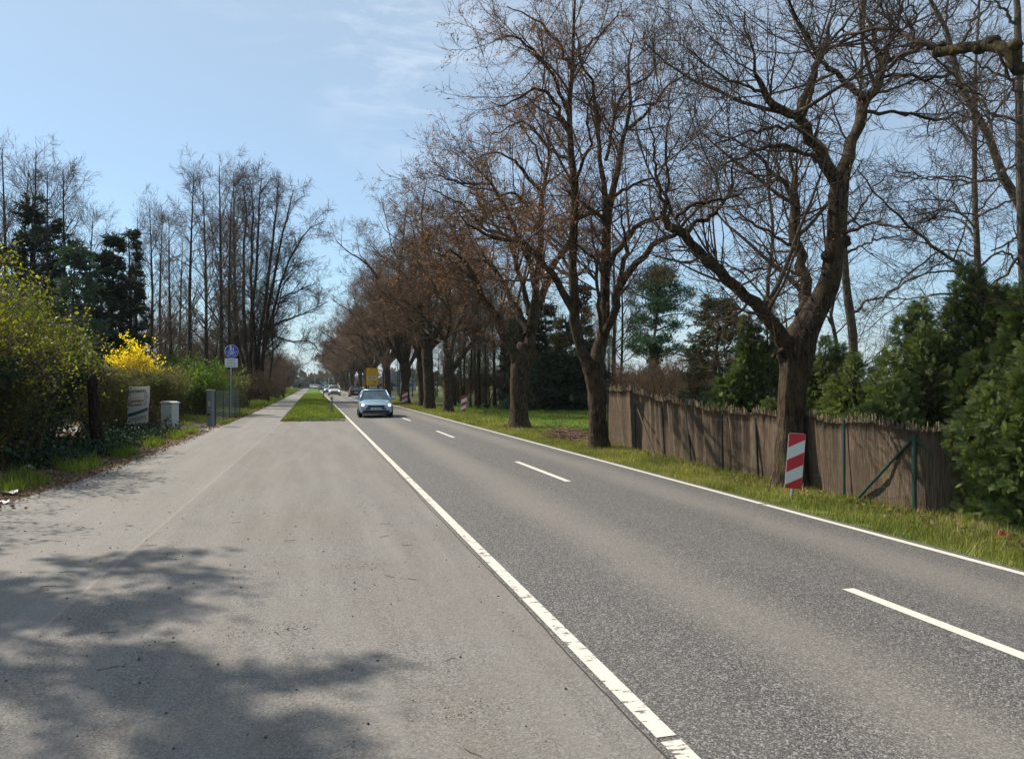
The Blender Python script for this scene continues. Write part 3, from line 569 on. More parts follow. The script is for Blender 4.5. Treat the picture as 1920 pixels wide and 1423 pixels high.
L3 = [[(972, 690, 34), (958, 655, 27, -.3), (944, 625, 24, -.6), (929, 592, 21, -1), (906, 558, 17, -1.5), (892, 526, 14, -1.8), (872, 490, 9, -2), (845, 470, 5, -2.3)],
      [(988, 670, 36), (995, 625, 30, .2), (1001, 592, 25, .3), (1017, 550, 21, .6), (1032, 515, 18, .8), (1046, 484, 15, 1), (1062, 458, 12, 1.2), (1080, 420, 8, 1.5), (1095, 370, 4, 1.8)],
      [(990, 625, 24), (975, 590, 18, .4), (957, 560, 16, .8), (938, 522, 13, 1.2), (919, 494, 12, 1.5), (897, 489, 9, 1.8), (872, 484, 6, 2), (845, 500, 3, 2.2)],
      [(998, 610, 28), (1003, 560, 20, -.2), (1006, 520, 18, -.3), (1014, 480, 16, -.3), (1015, 430, 15, -.3), (1017, 376, 12, -.3), (1027, 313, 9, -.3), (1030, 266, 6, -.2), (1034, 225, 3, 0)],
      [(1003, 540, 16, -.2), (990, 485, 14, -.6), (966, 430, 12, -1.2), (944, 383, 10, -1.8), (919, 342, 8, -2.2), (902, 325, 6, -2.4), (880, 292, 3, -2.6)],
      [(992, 590, 17), (984, 545, 13, .4), (972, 509, 12, .7), (963, 468, 10, .9), (950, 440, 6, 1.1), (935, 400, 3, 1.3)],
      [(1016, 360, 10, -.3), (982, 322, 8, -.9), (963, 300, 6, -1.3), (925, 285, 4, -1.7), (885, 300, 2, -2)],
      [(1015, 440, 10, -.3), (985, 380, 8, -.8), (955, 360, 6, -1.3), (920, 380, 4, -1.8), (880, 360, 2, -2.3)],
      [(944, 440, 9, -1.2), (905, 425, 7, -1.7), (870, 385, 5, -2.1), (835, 370, 3, -2.5), (800, 350, 2, -2.7)],
      [(892, 528, 9, -1.8), (860, 500, 6, -1.6), (830, 480, 4, -1.5), (800, 470, 2, -1.4)],
      [(919, 345, 7, -2.2), (880, 345, 5, -2.4), (840, 335, 4, -2.7), (800, 320, 2, -3)],
      [(1040, 500, 9, .9), (1075, 520, 6, 1.4), (1100, 500, 4, 1.8), (1120, 470, 2, 2)],
      [(1022, 330, 7, -.3), (1000, 270, 5, 0), (975, 235, 3, .3)]]
b3 = Q(974, 803, 32.6)
hero('roadside_tree', 'stout roadside tree, third along, trunk swollen at the fork, brown leaves round its foot', (b3[0], b3[1], -.1), T3, L3, 32.6, 13, BARK, TWIG, 17000, bsize=.065,
     dens=(2.7, 9, 6), l1=(2.3, .4), l2=(1.05, .3), l3=(.45, .3), shoots=.9, thin=.006, up=(.06, .03, .0))
T4 = [(841, 782, 30), (840, 750, 19), (839, 715, 20), (840, 690, 23), (842, 672, 20)]
L4 = [[(842, 700, 17), (862, 673, 14, .3), (881, 650, 12, .6), (896, 632, 10, .9), (915, 608, 7, 1.2), (935, 580, 4, 1.5)],
      [(841, 690, 15), (840, 665, 13), (833, 648, 11, -.5), (841, 622, 10, -1), (845, 590, 8, -1.5), (835, 540, 6, -2), (825, 480, 4, -2.3), (815, 420, 2, -2.6)],
      [(843, 675, 12), (855, 617, 9, 1), (871, 584, 7, 1.5), (880, 530, 5, 2), (875, 460, 3, 2.5)],
      [(845, 585, 8, -1.5), (815, 540, 6, -2.5), (790, 500, 4, -3.5), (765, 470, 2, -4.2)],
      [(840, 560, 7, -1.8), (855, 500, 5, -1.2), (865, 440, 4, -1), (850, 380, 2, -1)],
      [(838, 640, 8, -.7), (810, 610, 6, -2), (780, 580, 4, -3), (750, 560, 2, -4)],
      [(835, 520, 6, -2.1), (800, 460, 4, -2.5), (790, 400, 3, -2.5), (800, 340, 2, -2)],
      [(862, 673, 8, .3), (880, 610, 6, 2), (900, 560, 4, 3), (905, 510, 2, 4)]]
b4 = Q(841, 774, 50.)
hero('roadside_tree', 'roadside tree beyond the stout one, with a long limb leaning right', (b4[0], b4[1], -.11), T4, L4, 50., 14, BARK, TWIG, 7000, bsize=.09,
     dens=(3.2, 9, 7), l1=(2.2, .4), l2=(1.1, .3), l3=(.55, .3), shoots=.6, thin=.009, up=(.05, .02, .0))
# ---- branch of the tree beside the camera that reaches in from the right
T0c = Wd(7.2, 5.3, 0); rng = np.random.default_rng(21); root = empty('roadside_tree', (8.35, 3.1, -.1), 0, 'roadside tree showing only a lichen-spotted branch at the top right corner', 'tree', 'roadside trees in the avenue')
off = np.array((8.35, 3.1, -.1)); a = Acc()
TT = np.array([spl([(8.35, 3.1, -.3), (8.4, 3.1, 1.2), (8.3, 3.2, 2.6), (8.15, 3.6, 3.9), (8.0, 4.3, 5.2), (8.3, 5.0, 7.5), (8.8, 5.4, 10)], 24)]); a.add(*knobby(TT - off, np.array([np.linspace(.33, .12, 24)]), 14, rng, .04))
e0 = Q(1935, 125, 8.2); lst = [[(8.0, 4.2, 5.0), (7.95, 5.2, 5.5), tuple(e0), tuple(Q(1898, 97, 8.3)), tuple(Q(1858, 84, 8.5)), tuple(Q(1802, 90, 8.8)), tuple(Q(1758, 98, 9.))]]
P0 = np.array([spl(lst[0], 36)]); r0 = np.array([np.interp(np.linspace(0, 1, 36), [0, .4, .93, 1], [.13, .083, .058, .045])]); r0[0, -1] = .055
a.add(*knobby(P0 - off, r0, 12, rng, .09)); bk = bark('lichen_bark', (.012, .01, .007), (.1, .08, .055), (.11, .09, .022)); a.make('trunk', bk, root, True)
lb = [[(1770, 92, 12, 9.), (1734, 79, 13, 9.1), (1717, 76, 10, 9.2), (1686, 62, 9, 9.4), (1647, 55, 8, 9.6), (1611, 60, 7, 9.8), (1577, 70, 6, 10), (1549, 84, 4, 10.2), (1490, 100, 3, 10.4), (1420, 95, 2, 10.6)],
      [(1735, 82, 10, 9.1), (1695, 98, 8, 9.4), (1678, 112, 7, 9.6), (1656, 132, 6, 9.8), (1610, 146, 4, 10), (1560, 150, 3, 10.2), (1500, 170, 2, 10.4)],
      [(1718, 76, 6, 9.2), (1714, 20, 5, 9.2), (1708, -40, 3, 9.2)], [(1800, 84, 7, 8.8), (1830, 30, 5, 8.8), (1850, -40, 3, 8.9)], [(1690, 64, 5, 9.4), (1650, 10, 4, 9.5), (1600, -60, 3, 9.6)],
      [(1870, 92, 8, 8.4), (1900, 150, 5, 8.4), (1960, 220, 3, 8.4)], [(1740, 90, 6, 9.1), (1780, 130, 4, 9.4), (1840, 190, 3, 9.7)]]
P, r = limbs_arr(lb, 0, 14, rng, .02); c = Acc(); c.add(*tubes(P - off, r, 6))
children_crown(c, P - off, r, plen(P), rng, dens=(5, 6, 4), l1=(.8, .4), l2=(.4, .3), l3=(.2, .3), thin=.0022, t0=.1); c.make('crown', TWIG2, root)
for i_, (px_, py_, z_, r_) in enumerate([(1862, 78, 8.5, .09), (1840, 90, 8.6, .075), (1905, 84, 8.25, .08), (1768, 84, 9.0, .05), (1790, 96, 8.85, .055)]): burr(root, Q(px_, py_, z_) - off, r_, 40 + i_, bk, sq=(1, 1, .8))
m_ = MB(); m_.tube([Q(1757, 98, 9.0) - off, Q(1756, 98.3, 9.01) - off], .05, 10)
m_.build('cut_face', plain('cut_wood', (.12, .085, .055), .9), root)

# ---- generic bare trees: each variant is grown once, then copied
def grow(name, kind, seed, bractn=0):
    rng = np.random.default_rng(seed); root = bpy.data.objects.new(name, None); C.objects.link(root)
    a = Acc(); c = Acc()
    if kind == 'avenue':
        hf = rng.uniform(2.6, 3.6); lean = rng.normal(0, .25, 2); T = spl([(0, 0, -.3), (0, 0, .6), (lean[0] * .4, lean[1] * .4, hf * .6), (lean[0], lean[1], hf), (lean[0] * 1.6, lean[1] * 1.6, hf + 1.6)], 16)
        Tr = np.interp(np.linspace(0, 1, 16), [0, .1, .2, .55, .75, 1], [.62, .47, .42, .38, .45, .24]) * rng.uniform(.8, 1.1)
        a.add(*knobby(T[None], Tr[None], 12, rng, .06)); top = T[-3]
        nl = 6; az = np.arange(nl) * 2 * np.pi / nl + rng.normal(0, .35, nl); P = []; Rr = []
        for k in range(nl):
            el = rng.uniform(.98, 1.3) if k < 5 else 1.45; d = np.array((math.cos(az[k]) * math.cos(el), math.sin(az[k]) * math.cos(el), math.sin(el))); p = T[-4] + d * .1; ps = [p]; ll = rng.uniform(10, 12.5)
            for s in range(9): p = p + d * ll / 9; d = d + rng.normal(0, .17, 3) + np.array((0, 0, .02)); d /= np.linalg.norm(d); ps.append(p)
            P.append(spl(ps, 16)); Rr.append(np.linspace(.22, .03, 16) * rng.uniform(.8, 1.1))
        P, Rr = np.array(P), np.array(Rr)
        S, s = kids(P, Rr, 5, rng, .15, .75, (4.6, .25), .3, (48, 12), .05, .17, 12, .6, .02, .2)
        P2 = np.concatenate([P[:, ::1][:, :12] if False else P, np.array([spl(x, 16) for x in S])]); R2 = np.concatenate([Rr, np.array([np.interp(np.linspace(0, 11, 16), np.arange(12), x) for x in s])])
        a.add(*knobby(P2, R2, 6, rng, .06))
        A, B, D = children_crown(c, P2, R2, plen(P2), rng, dens=(1.35, 8, 6), l1=(2.0, .3), l2=(1.0, .3), l3=(.5, .3), thin=.009, up=(.03, .02, 0), t0=.25, sides=(4, 3, 3))
    elif kind == 'slender':
        H = 20; lean = rng.normal(0, .6, 2); T = spl([(0, 0, -.3), (lean[0] * .2, lean[1] * .2, 5), (lean[0] * .1, lean[1] * .7, 11), (lean[0], lean[1], H)], 20)
        Tr = np.interp(np.linspace(0, 1, 20), [0, .05, .5, 1], [.3, .23, .15, .03]); a.add(*knobby(T[None], Tr[None], 9, rng, .04))
        A, aa = kids(T[None], Tr[None], 34, rng, .28, .98, (5.2, .3), .6, (48, 10), .06, .07, 9, .45, .02, .2)
        c.add(*tubes(A, aa, 4)); B, b = kids(A, aa, 9, rng, .15, 1, (1.7, .3), .45, (42, 10), .05, .09, 5, .6, .011, .5); c.add(*tubes(B, b, 3))
        D, d = kids(B, b, 5, rng, .1, 1, (.7, .3), .3, (40, 12), .03, .09, 3, .7, .0085, .7); c.add(*tubes(D, d, 3))
    elif kind == 'bushy':
        nl = 7; P = []; Rr = []
        for k in range(nl):
            az, el = rng.random() * 6.28, rng.uniform(.8, 1.4); d = np.array((math.cos(az) * math.cos(el), math.sin(az) * math.cos(el), math.sin(el))); p = np.array((rng.normal(0, .25), rng.normal(0, .25), -.2)); ps = [p]
            for s in range(6): p = p + d * 1.1; d = nrm(d + rng.normal(0, .15, 3) + np.array((0, 0, .04))); ps.append(p)
            P.append(spl(ps, 12)); Rr.append(np.linspace(.1, .02, 12))
        P, Rr = np.array(P), np.array(Rr); a.add(*knobby(P, Rr, 6, rng, .05))
        A, B, D = children_crown(c, P, Rr, plen(P), rng, dens=(2.6, 8, 6), l1=(1.7, .3), l2=(.9, .3), l3=(.42, .3), thin=.008, up=(.04, .02, 0), t0=.1, sides=(4, 3, 3))
    elif kind == 'wood':
        H = 15; lean = rng.normal(0, .5, 2); T = spl([(0, 0, -.3), (lean[0] * .4, lean[1] * .2, 5), (lean[0] * .5, lean[1] * .7, 9), (lean[0], lean[1], H)], 16)
        Tr = np.interp(np.linspace(0, 1, 16), [0, .05, .5, 1], [.17, .13, .09, .02]); a.add(*knobby(T[None], Tr[None], 7, rng, .04))
        A, aa = kids(T[None], Tr[None], 34, rng, .12, .98, (2.9, .35), .45, (50, 14), .09, .12, 7, .4, .014, .3)
        c.add(*tubes(A, aa, 3)); B, b = kids(A, aa, 9, rng, .15, 1, (1.1, .3), .45, (45, 12), .05, .14, 4, .55, .009, .4); c.add(*tubes(B, b, 3))
        D, d = kids(B, b, 4, rng, .1, 1, (.5, .3), .3, (40, 12), .03, .12, 2, .7, .008, .6); c.add(*tubes(D, d, 3))
    tmat = {'avenue': BARK, 'slender': BARK3, 'bushy': BARK3, 'wood': BARK3}[kind]; cm = {'avenue': plain('twig_tan', (.17, .115, .08), .85, 0, .15, .5), 'slender': TWIG2, 'bushy': TWIG, 'wood': TWIG3}[kind]
    kidsl = [a.make('trunk', tmat, root, True), c.make('crown', cm, root)]
    if bractn:
        p = along(D, bractn, rng, .4) + rng.normal(0, .05, (bractn, 3)); v, q = quads_at(p, .1, rng, .5); kidsl.append(make('seed_bracts', v, q, BRACT, root, var=rng.random(bractn)))
    CH[root.name] = kidsl; root['_used'] = 0; root['_src'] = root.name; return root
def put(proto, name, loc, rz, s, label, group, cat='tree', sz=None):
    if proto['_used'] == 0: o = proto; proto['_used'] = 1
    else:
        o = proto.copy(); C.objects.link(o)
        for ch in CH[proto['_src']]: c_ = ch.copy(); C.objects.link(c_); c_.parent = o
    if o.name.split('.')[0] != name: o.name = name
    o.location = tuple(map(float, loc)); o.rotation_euler = (0, 0, rz); o.scale = (s, s, sz or s)
    return tag(o, label, cat, group)
ORD = ['first', 'second', 'third', 'fourth', 'fifth', 'sixth', 'seventh', 'eighth', 'ninth', 'tenth', 'eleventh', 'twelfth', 'thirteenth', 'fourteenth', 'fifteenth', 'sixteenth', 'seventeenth', 'eighteenth', 'nineteenth', 'twentieth'] + ['twenty-' + x for x in ('first', 'second', 'third', 'fourth', 'fifth', 'sixth', 'seventh', 'eighth', 'ninth')] + ['thirtieth'] + ['thirty-' + x for x in ('first', 'second', 'third', 'fourth', 'fifth', 'sixth', 'seventh', 'eighth', 'ninth')]
AV = [grow('roadside_tree', 'avenue', 31 + i, 1600) for i in range(4)]
rv = np.random.default_rng(77)
sp_ = [(8.2, 55.7, 1.02), (8.7, 62.8, 1.0), (8.3, 71, .95), (8.9, 78, .98), (8.2, 88, 1.), (8.6, 96, .97), (8.4, 106, 1.02), (8.5, 116, 1.)] + [(8.4 + rv.normal(0, .25), 127 + 9.5 * i, .97 + .1 * rv.random()) for i in range(20)]
for i, (x, y, s) in enumerate(sp_):
    put(AV[i % 4], 'roadside_tree', (x, y, -.11), rv.random() * 6.28, s, f'{ORD[i + 4]} tree of the right roadside row, counting from the fully visible nearest one', 'roadside trees in the avenue')
SL = [grow('slender_tree', 'slender', 51 + i) for i in range(4)]; BU = [grow('bare_shrub_tree', 'bushy', 61 + i) for i in range(3)]; WO = [grow('woodland_tree', 'wood', 71 + i) for i in range(4)]
# ================================================================ background and garden trees
def at(px, Z): p = Q(px, 719, Z); return p[0], p[1]
rs = np.random.default_rng(101)
for i, (px, Z, ty) in enumerate([(15, 50, 285), (65, 52, 290), (128, 50, 322), (165, 58, 395), (-30, 48, 300), (285, 62, 392), (322, 70, 410), (354, 66, 330), (388, 74, 352), (416, 70, 316), (446, 78, 328), (300, 84, 402), (250, 72, 408), (205, 62, 432), (95, 62, 330), (40, 60, 320), (335, 95, 450), (430, 66, 400)]):
    if i == 0: pxs = [15, 65, 128, 165, -30, 285, 322, 354, 388, 416, 446, 300, 250, 205, 95, 40, 335, 430]; rank = [sorted(q_ for q_ in pxs if (q_ > 180) == (p_ > 180)).index(p_) for p_ in pxs]
    x, y = at(px, Z); H = 1.8 + (719 - ty) / F * Z; s = H / 19.8
    nm = ['tall slim leafless tree over the dark firs', 'tall slim leafless tree of the left copse'][px > 180]
    put(SL[i % 4], 'slender_tree', (x, y, -.02), rs.random() * 6.28, max(.5, s * .85), nm + f', {ORD[rank[i]]} from the left', ['leafless trees behind the firs at left', 'leafless trees of the left copse'][px > 180], sz=s)
# multi-stemmed clump left of the path, drawn from the photograph
M1 = [[(478, 760, 14), (470, 700, 11, 0), (472, 600, 9, 0), (482, 480, 7, 1), (487, 370, 4, 2), (490, 335, 2, 2)],
      [(486, 760, 14), (484, 670, 11, 0), (500, 540, 9, 1), (514, 430, 6, 1), (522, 337, 2, 1)],
      [(474, 760, 12), (461, 640, 9, 1), (455, 520, 8, 2), (460, 400, 5, 3), (455, 345, 2, 3)],
      [(490, 758, 14), (494, 637, 10, -1), (520, 487, 7, -2), (542, 387, 4, -3), (550, 355, 2, -3)],
      [(482, 758, 12), (478, 640, 9, -1), (470, 520, 7, -2), (474, 420, 5, -2), (470, 350, 2, -2)],
      [(488, 756, 12), (496, 650, 9, 0), (515, 570, 7, -1), (545, 480, 5, -2), (580, 430, 3, -3), (606, 415, 1.5, -3)],
      [(488, 700, 9, 0), (500, 625, 7, -1), (525, 603, 6, -2), (555, 595, 4, -3), (585, 580, 3, -4), (614, 565, 1.5, -5)],
      [(494, 758, 9, -1), (508, 700, 5, -1), (512, 620, 4, -2), (530, 540, 3, -2), (560, 500, 2, -2)],
      [(470, 760, 10, 2), (452, 660, 8, 3), (436, 560, 6, 4), (430, 450, 4, 4), (436, 360, 2, 4)],
      [(468, 760, 9, 1), (440, 640, 6, 0), (422, 560, 4, 0), (405, 480, 3, 0), (395, 420, 2, 0)],
      [(500, 620, 5, -1), (540, 640, 4, -2), (580, 640, 3, -3), (600, 660, 1.5, -4)], [(525, 560, 5, -2), (560, 545, 4, -3), (590, 530, 2, -4)]]
cx, cy = at(482, 79); root = empty('clump_tree', (cx, cy, 0), 0, 'big many-stemmed leafless tree at the left edge of the path, long boughs reaching over it', 'tree'); rng = np.random.default_rng(5)
P, r = limbs_arr(M1, 79, 16, rng, .05); r = r * .75; off = np.array((cx, cy, 0)); a = Acc(); a.add(*knobby(P - off, r, 8, rng, .05)); a.make('trunk', BARK3, root, True)
c = Acc(); children_crown(c, P - off, r, plen(P), rng, dens=(1.9, 9, 7), l1=(3.2, .35), l2=(1.5, .3), l3=(.65, .3), thin=.011, up=(.06, .02, -.02), ang=(42, 45, 45), t0=.2, fall1=.5); c.make('crown', TWIG2, root)
# left: brownish small trees beside the far path
for i in range(46):
    y = 88 + 5 * i + rs.normal(0, 2); x = -7.5 - abs(rs.normal(0, 5)) - (2 if y < 110 else 0) ; b = i % 3 != 2
    if b: put(BU[i % 3], 'bare_shrub_tree', (x, y, 0), rs.random() * 6.28, 1.15 + .35 * rs.random(), 'reddish brown leafless small tree beside the far stretch of the path', 'small brown trees left of the far path')
    else: put(WO[i % 4], 'woodland_tree', (x - 4, y, 0), rs.random() * 6.28, .82 + .1 * rs.random(), 'thin leafless tree behind the brown shrubs left of the far path', 'thin trees left of the far path')
for i, (px, Z) in enumerate([(505, 72), (520, 84), (462, 62), (345, 58), (300, 52), (270, 50), (420, 60), (385, 56), (330, 66), (532, 96)]):
    x, y = at(px, Z); put(BU[i % 3], 'bare_shrub_tree', (x, y, 0), rs.random() * 6.28, .36 + .12 * rs.random(), f'low leafless brushwood tree under the left copse, {ORD[sorted([505, 520, 462, 345, 300, 270, 420, 385, 330, 532]).index(px)]} from the left', 'brushwood of the left copse')
# right: wood behind the lawn
n = 0
for i in range(150):
    px = 730 + 420 * rs.random(); Z = 58 + 75 * rs.random() ** 1.6
    x, y = at(px, Z)
    if x < 10.8 + 0 * y or x > 70: continue
    s = (.66 if px < 1000 else .48) * (.85 + .3 * rs.random()); n += 1
    put(WO[i % 4], 'woodland_tree', (x, y, -.11), rs.random() * 6.28, s, 'thin pale-stemmed tree in the wood beyond the lawn', 'thin trees of the wood beyond the lawn')
    if n >= 95: break
for i in range(34):
    px = 700 + 20 * i + rs.normal(0, 8); Z = 56 + 30 * rs.random(); x, y = at(px, Z)
    if x < 11: continue
    put(BU[i % 3], 'bare_shrub_tree', (x, y, -.11), rs.random() * 6.28, .36 + .15 * rs.random(), 'leafless undergrowth bush at the foot of the wood', 'undergrowth bushes of the wood')
for i, (px, Z, s) in enumerate([(1165, 48, .5), (1152, 60, .75), (1205, 34, .3), (1300, 44, .42), (1410, 40, .4), (1340, 30, .34), (1270, 36, .34), (1190, 40, .36)]):
    x, y = at(px, Z)
    put((SL if i < 2 else BU)[i % 3], 'slender_tree' if i < 2 else 'bare_shrub_tree', (x, y, -.11), rs.random() * 6.28, s if i < 2 else s * 1.35, f'pale slim leafless tree behind the left end of the reed fence, the {["nearer", "farther"][i]} one' if i < 2 else f'leafless garden shrub behind the reed fence, {ORD[sorted([1205, 1300, 1410, 1340, 1270, 1190]).index(px)]} from the left', 'garden shrubs and trees behind the reed fence')
# garden trees behind the thujas, right part of the picture
GT = [('garden_tree', 'grey garden tree behind the hedge with a long trunk leaning left', 21, [(2010, 900, 30), (1990, 600, 24), (1960, 500, 22), (1920, 394, 20), (1883, 335, 18), (1861, 270, 16), (1830, 211, 14), (1810, 174, 13), (1796, 135, 12), (1774, 50, 9), (1740, -20, 7), (1720, -120, 4)],
       [[(1861, 270, 8), (1850, 200, 7, .5), (1815, 160, 6, 1), (1770, 130, 4, 1.5), (1735, 90, 2, 2)], [(1883, 335, 8), (1830, 340, 6, -1), (1760, 335, 4, -2), (1680, 320, 3, -3)], [(1810, 174, 8), (1860, 110, 5, 1), (1900, 60, 3, 2)],
        [(1796, 135, 8), (1745, 145, 6, 0), (1690, 142, 5, -.5), (1640, 160, 3, -1)], [(1774, 50, 7), (1785, -20, 5), (1800, -90, 3)], [(1930, 420, 9), (1900, 450, 6, -1), (1860, 470, 4, -2)], [(1850, 240, 6), (1890, 180, 5), (1915, 120, 3)], [(1920, 400, 8), (1935, 300, 6, 1), (1925, 200, 4, 1)],
        [(1905, 370, 6), (1840, 400, 5, -1), (1760, 395, 4, -2), (1690, 410, 2, -2)]]),
      ('garden_tree', 'straight upright garden tree behind the hedge, one long limb slanting up left', 24, [(1842, 900, 17), (1840, 700, 15), (1838, 560, 14), (1832, 440, 12), (1828, 330, 10), (1829, 220, 9), (1832, 120, 6), (1838, 20, 4), (1842, -60, 2)],
       [[(1838, 522, 11), (1795, 495, 9, -.5), (1757, 466, 8, -1), (1712, 427, 7, -1.5), (1665, 380, 5, -2), (1608, 318, 3, -2.5)], [(1837, 480, 6), (1770, 470, 5, 1), (1700, 520, 4, 2), (1640, 580, 2, 3)],
        [(1838, 515, 6), (1750, 510, 5, -1), (1680, 540, 4, -2), (1620, 600, 2, -3)], [(1838, 560, 6), (1760, 550, 5), (1690, 570, 3), (1600, 640, 2)], [(1831, 450, 6), (1800, 410, 5, .5), (1740, 410, 4, 1), (1660, 430, 2, 1)],
        [(1838, 500, 6), (1880, 470, 5), (1915, 500, 4), (1950, 540, 3)], [(1830, 400, 5), (1870, 350, 4), (1910, 280, 3)], [(1829, 340, 5), (1780, 330, 4), (1720, 335, 3), (1660, 330, 2)], [(1829, 270, 5), (1790, 230, 4), (1760, 170, 3)], [(1828, 300, 5), (1860, 230, 4), (1900, 150, 2)],
        [(1837, 540, 6), (1780, 590, 5), (1700, 620, 4), (1620, 690, 2)], [(1830, 430, 5), (1785, 380, 4), (1730, 375, 3), (1640, 385, 2)]]),
      ('garden_tree', 'dark double-stemmed garden tree just behind the nearest roadside tree', 24, [(1600, 880, 20), (1600, 760, 18), (1600, 640, 18), (1595, 590, 17), (1588, 540, 16), (1584, 480, 14), (1584, 400, 12), (1590, 330, 11), (1605, 250, 9), (1615, 160, 7), (1620, 60, 5), (1625, -40, 3)],
       [[(1585, 880, 14), (1572, 700, 12), (1568, 640, 11), (1560, 590, 9), (1558, 520, 7), (1545, 430, 5), (1530, 340, 3)], [(1586, 478, 8), (1610, 462, 6), (1645, 450, 5), (1690, 440, 3)], [(1584, 430, 7), (1620, 380, 5), (1660, 330, 3)], [(1595, 590, 7), (1640, 560, 5), (1700, 560, 3)], [(1605, 250, 6), (1650, 200, 4), (1690, 150, 2)], [(1600, 280, 6), (1570, 220, 4), (1550, 150, 2)],
        [(1566, 620, 6), (1530, 570, 4), (1500, 540, 2)], [(1615, 160, 6), (1590, 90, 4), (1575, 10, 2)]]),
      ('garden_tree', 'garden tree at the top right corner, upright stem along the picture edge', 19, [(1925, 900, 24), (1922, 600, 20), (1916, 400, 18), (1913, 225, 16), (1912, 140, 15), (1911, 70, 14), (1908, 0, 12), (1905, -80, 8)],
       [[(1912, 50, 9), (1890, 20, 7), (1865, -5, 5), (1850, -40, 3)], [(1860, 0, 6), (1848, 20, 5), (1815, 40, 4), (1780, 45, 2)], [(1913, 230, 8), (1870, 215, 6, -1), (1810, 225, 4, -2), (1750, 260, 2, -3)], [(1913, 150, 7), (1850, 130, 5, -1), (1800, 90, 3, -2)], [(1914, 300, 7), (1860, 330, 5), (1790, 350, 3)],
        [(1915, 480, 8), (1880, 520, 6), (1845, 545, 4), (1800, 600, 2)]]),
      ('garden_tree', 'thin leafless garden tree between the pine and the nearest roadside tree', 30, [(1450, 800, 12), (1448, 640, 10), (1440, 540, 9), (1450, 430, 7), (1440, 330, 5), (1450, 230, 3)],
       [[(1445, 580, 6), (1400, 520, 5), (1350, 490, 3), (1300, 480, 2)], [(1442, 520, 6), (1490, 470, 4), (1530, 440, 2)], [(1448, 430, 5), (1400, 380, 4), (1350, 350, 2)], [(1442, 350, 5), (1480, 300, 3), (1500, 240, 2)], [(1446, 620, 6), (1490, 590, 4), (1530, 560, 2)]])]
for i, (nm, lab, Z0, trunk, limbs) in enumerate(GT):
    b = Q(trunk[0][0], 719, Z0); trunk = [(p[0], p[1], p[2]) for p in trunk]
    hero(nm, lab, (b[0], b[1], -.11), trunk, limbs, Z0, 200 + i, BARK2, TWIG2, group='leafless garden trees behind the hedge', dens=(1.8, 8, 6), l1=(1.7, .4), l2=(.75, .3), l3=(.34, .3), thin=.0045, up=(.04, .02, 0), ang=(58, 50, 45), t0=.15)
# ---------------------------------------------------------------- evergreens
NEED = leafy('spruce_needles', [(.009, .02, .011), (.018, .034, .017), (.03, .05, .022)], .1, .7)
NEEDB = leafy('blue_needles', [(.03, .06, .04), (.05, .09, .055), (.08, .12, .07)], .15, .7)
PINE_ = leafy('pine_needles', [(.02, .05, .025), (.035, .085, .04), (.07, .13, .055)], .15, .7)
BRN = leafy('mixed_needles', [(.03, .04, .02), (.06, .06, .03), (.1, .085, .045), (.05, .045, .02)], .2, .8)
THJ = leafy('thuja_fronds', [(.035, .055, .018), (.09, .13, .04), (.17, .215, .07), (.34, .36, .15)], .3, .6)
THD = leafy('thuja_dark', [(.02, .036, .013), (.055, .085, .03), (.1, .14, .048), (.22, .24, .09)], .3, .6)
def conifer(name, px, Z, ty, wid, m, label, seed, group='dark firs at the left edge', n1=78, dens=24, gap=.0, base=.02, droop=-.035, cl=.2, asp=.24, top=1.25):
    rng = np.random.default_rng(seed); x, y = at(px, Z); H = 1.8 + (719 - ty) / F * Z; root = empty(name, (x, y, -.05), 0, label, 'tree', group)
    T = spl([(0, 0, 0), (rng.normal(0, .1), rng.normal(0, .1), H * .5), (0, 0, H)], 12)[None]; Tr = np.linspace(.02 * H, .01, 12)[None]; make('trunk', *knobby(T, Tr, 8, rng, .03), BARK3, root, True)
    t = base + (1 - base) * rng.random(n1) ** .9; t = np.clip(t, 0, .985); z = t * H; az = rng.random(n1) * 6.283; ln = wid * (1 - t) ** top * np.exp(rng.normal(0, .22, n1)) + .12 * wid
    P = np.empty((n1, 7, 3)); P[:, 0] = np.stack([0 * z, 0 * z, z], 1); d = np.stack([np.cos(az), np.sin(az), rng.normal(.15, .12, n1)], 1)
    for k in range(1, 7): P[:, k] = P[:, k - 1] + d * (ln / 6)[:, None]; d = nrm(d + np.array((0, 0, droop)) + rng.normal(0, .05, (n1, 3)))
    Rr = (.012 * ln + .008)[:, None] * np.linspace(1, .3, 7)[None]; c = Acc(); c.add(*tubes(P, Rr, 4))
    B, b = kids(P, Rr, 9, rng, .15, 1, (.3 * wid, .3), .5, (50, 10), 0, .08, 4, .6, .006, .4, flat=.6); c.add(*tubes(B, b, 3)); c.make('branches', BARK3, root)
    K = int(len(B) * dens); f = rng.random(K) ** .8 * 2.999; i = rng.integers(0, len(B), K); j = f.astype(int); p = B[i, j] + (B[i, j + 1] - B[i, j]) * (f - j)[:, None]
    dv = nrm(nrm(B[i, -1] - B[i, 0]) + rng.normal(0, .55, (K, 3)) + np.array((0, 0, -.15))); v, q = quads_at(p, cl, rng, asp, dirv=dv)
    make('needles', v, q, m, root, var=np.clip(rng.random(K) * .8 + .2 * np.sin(p[:, 2] * 3), 0, 1)); return root
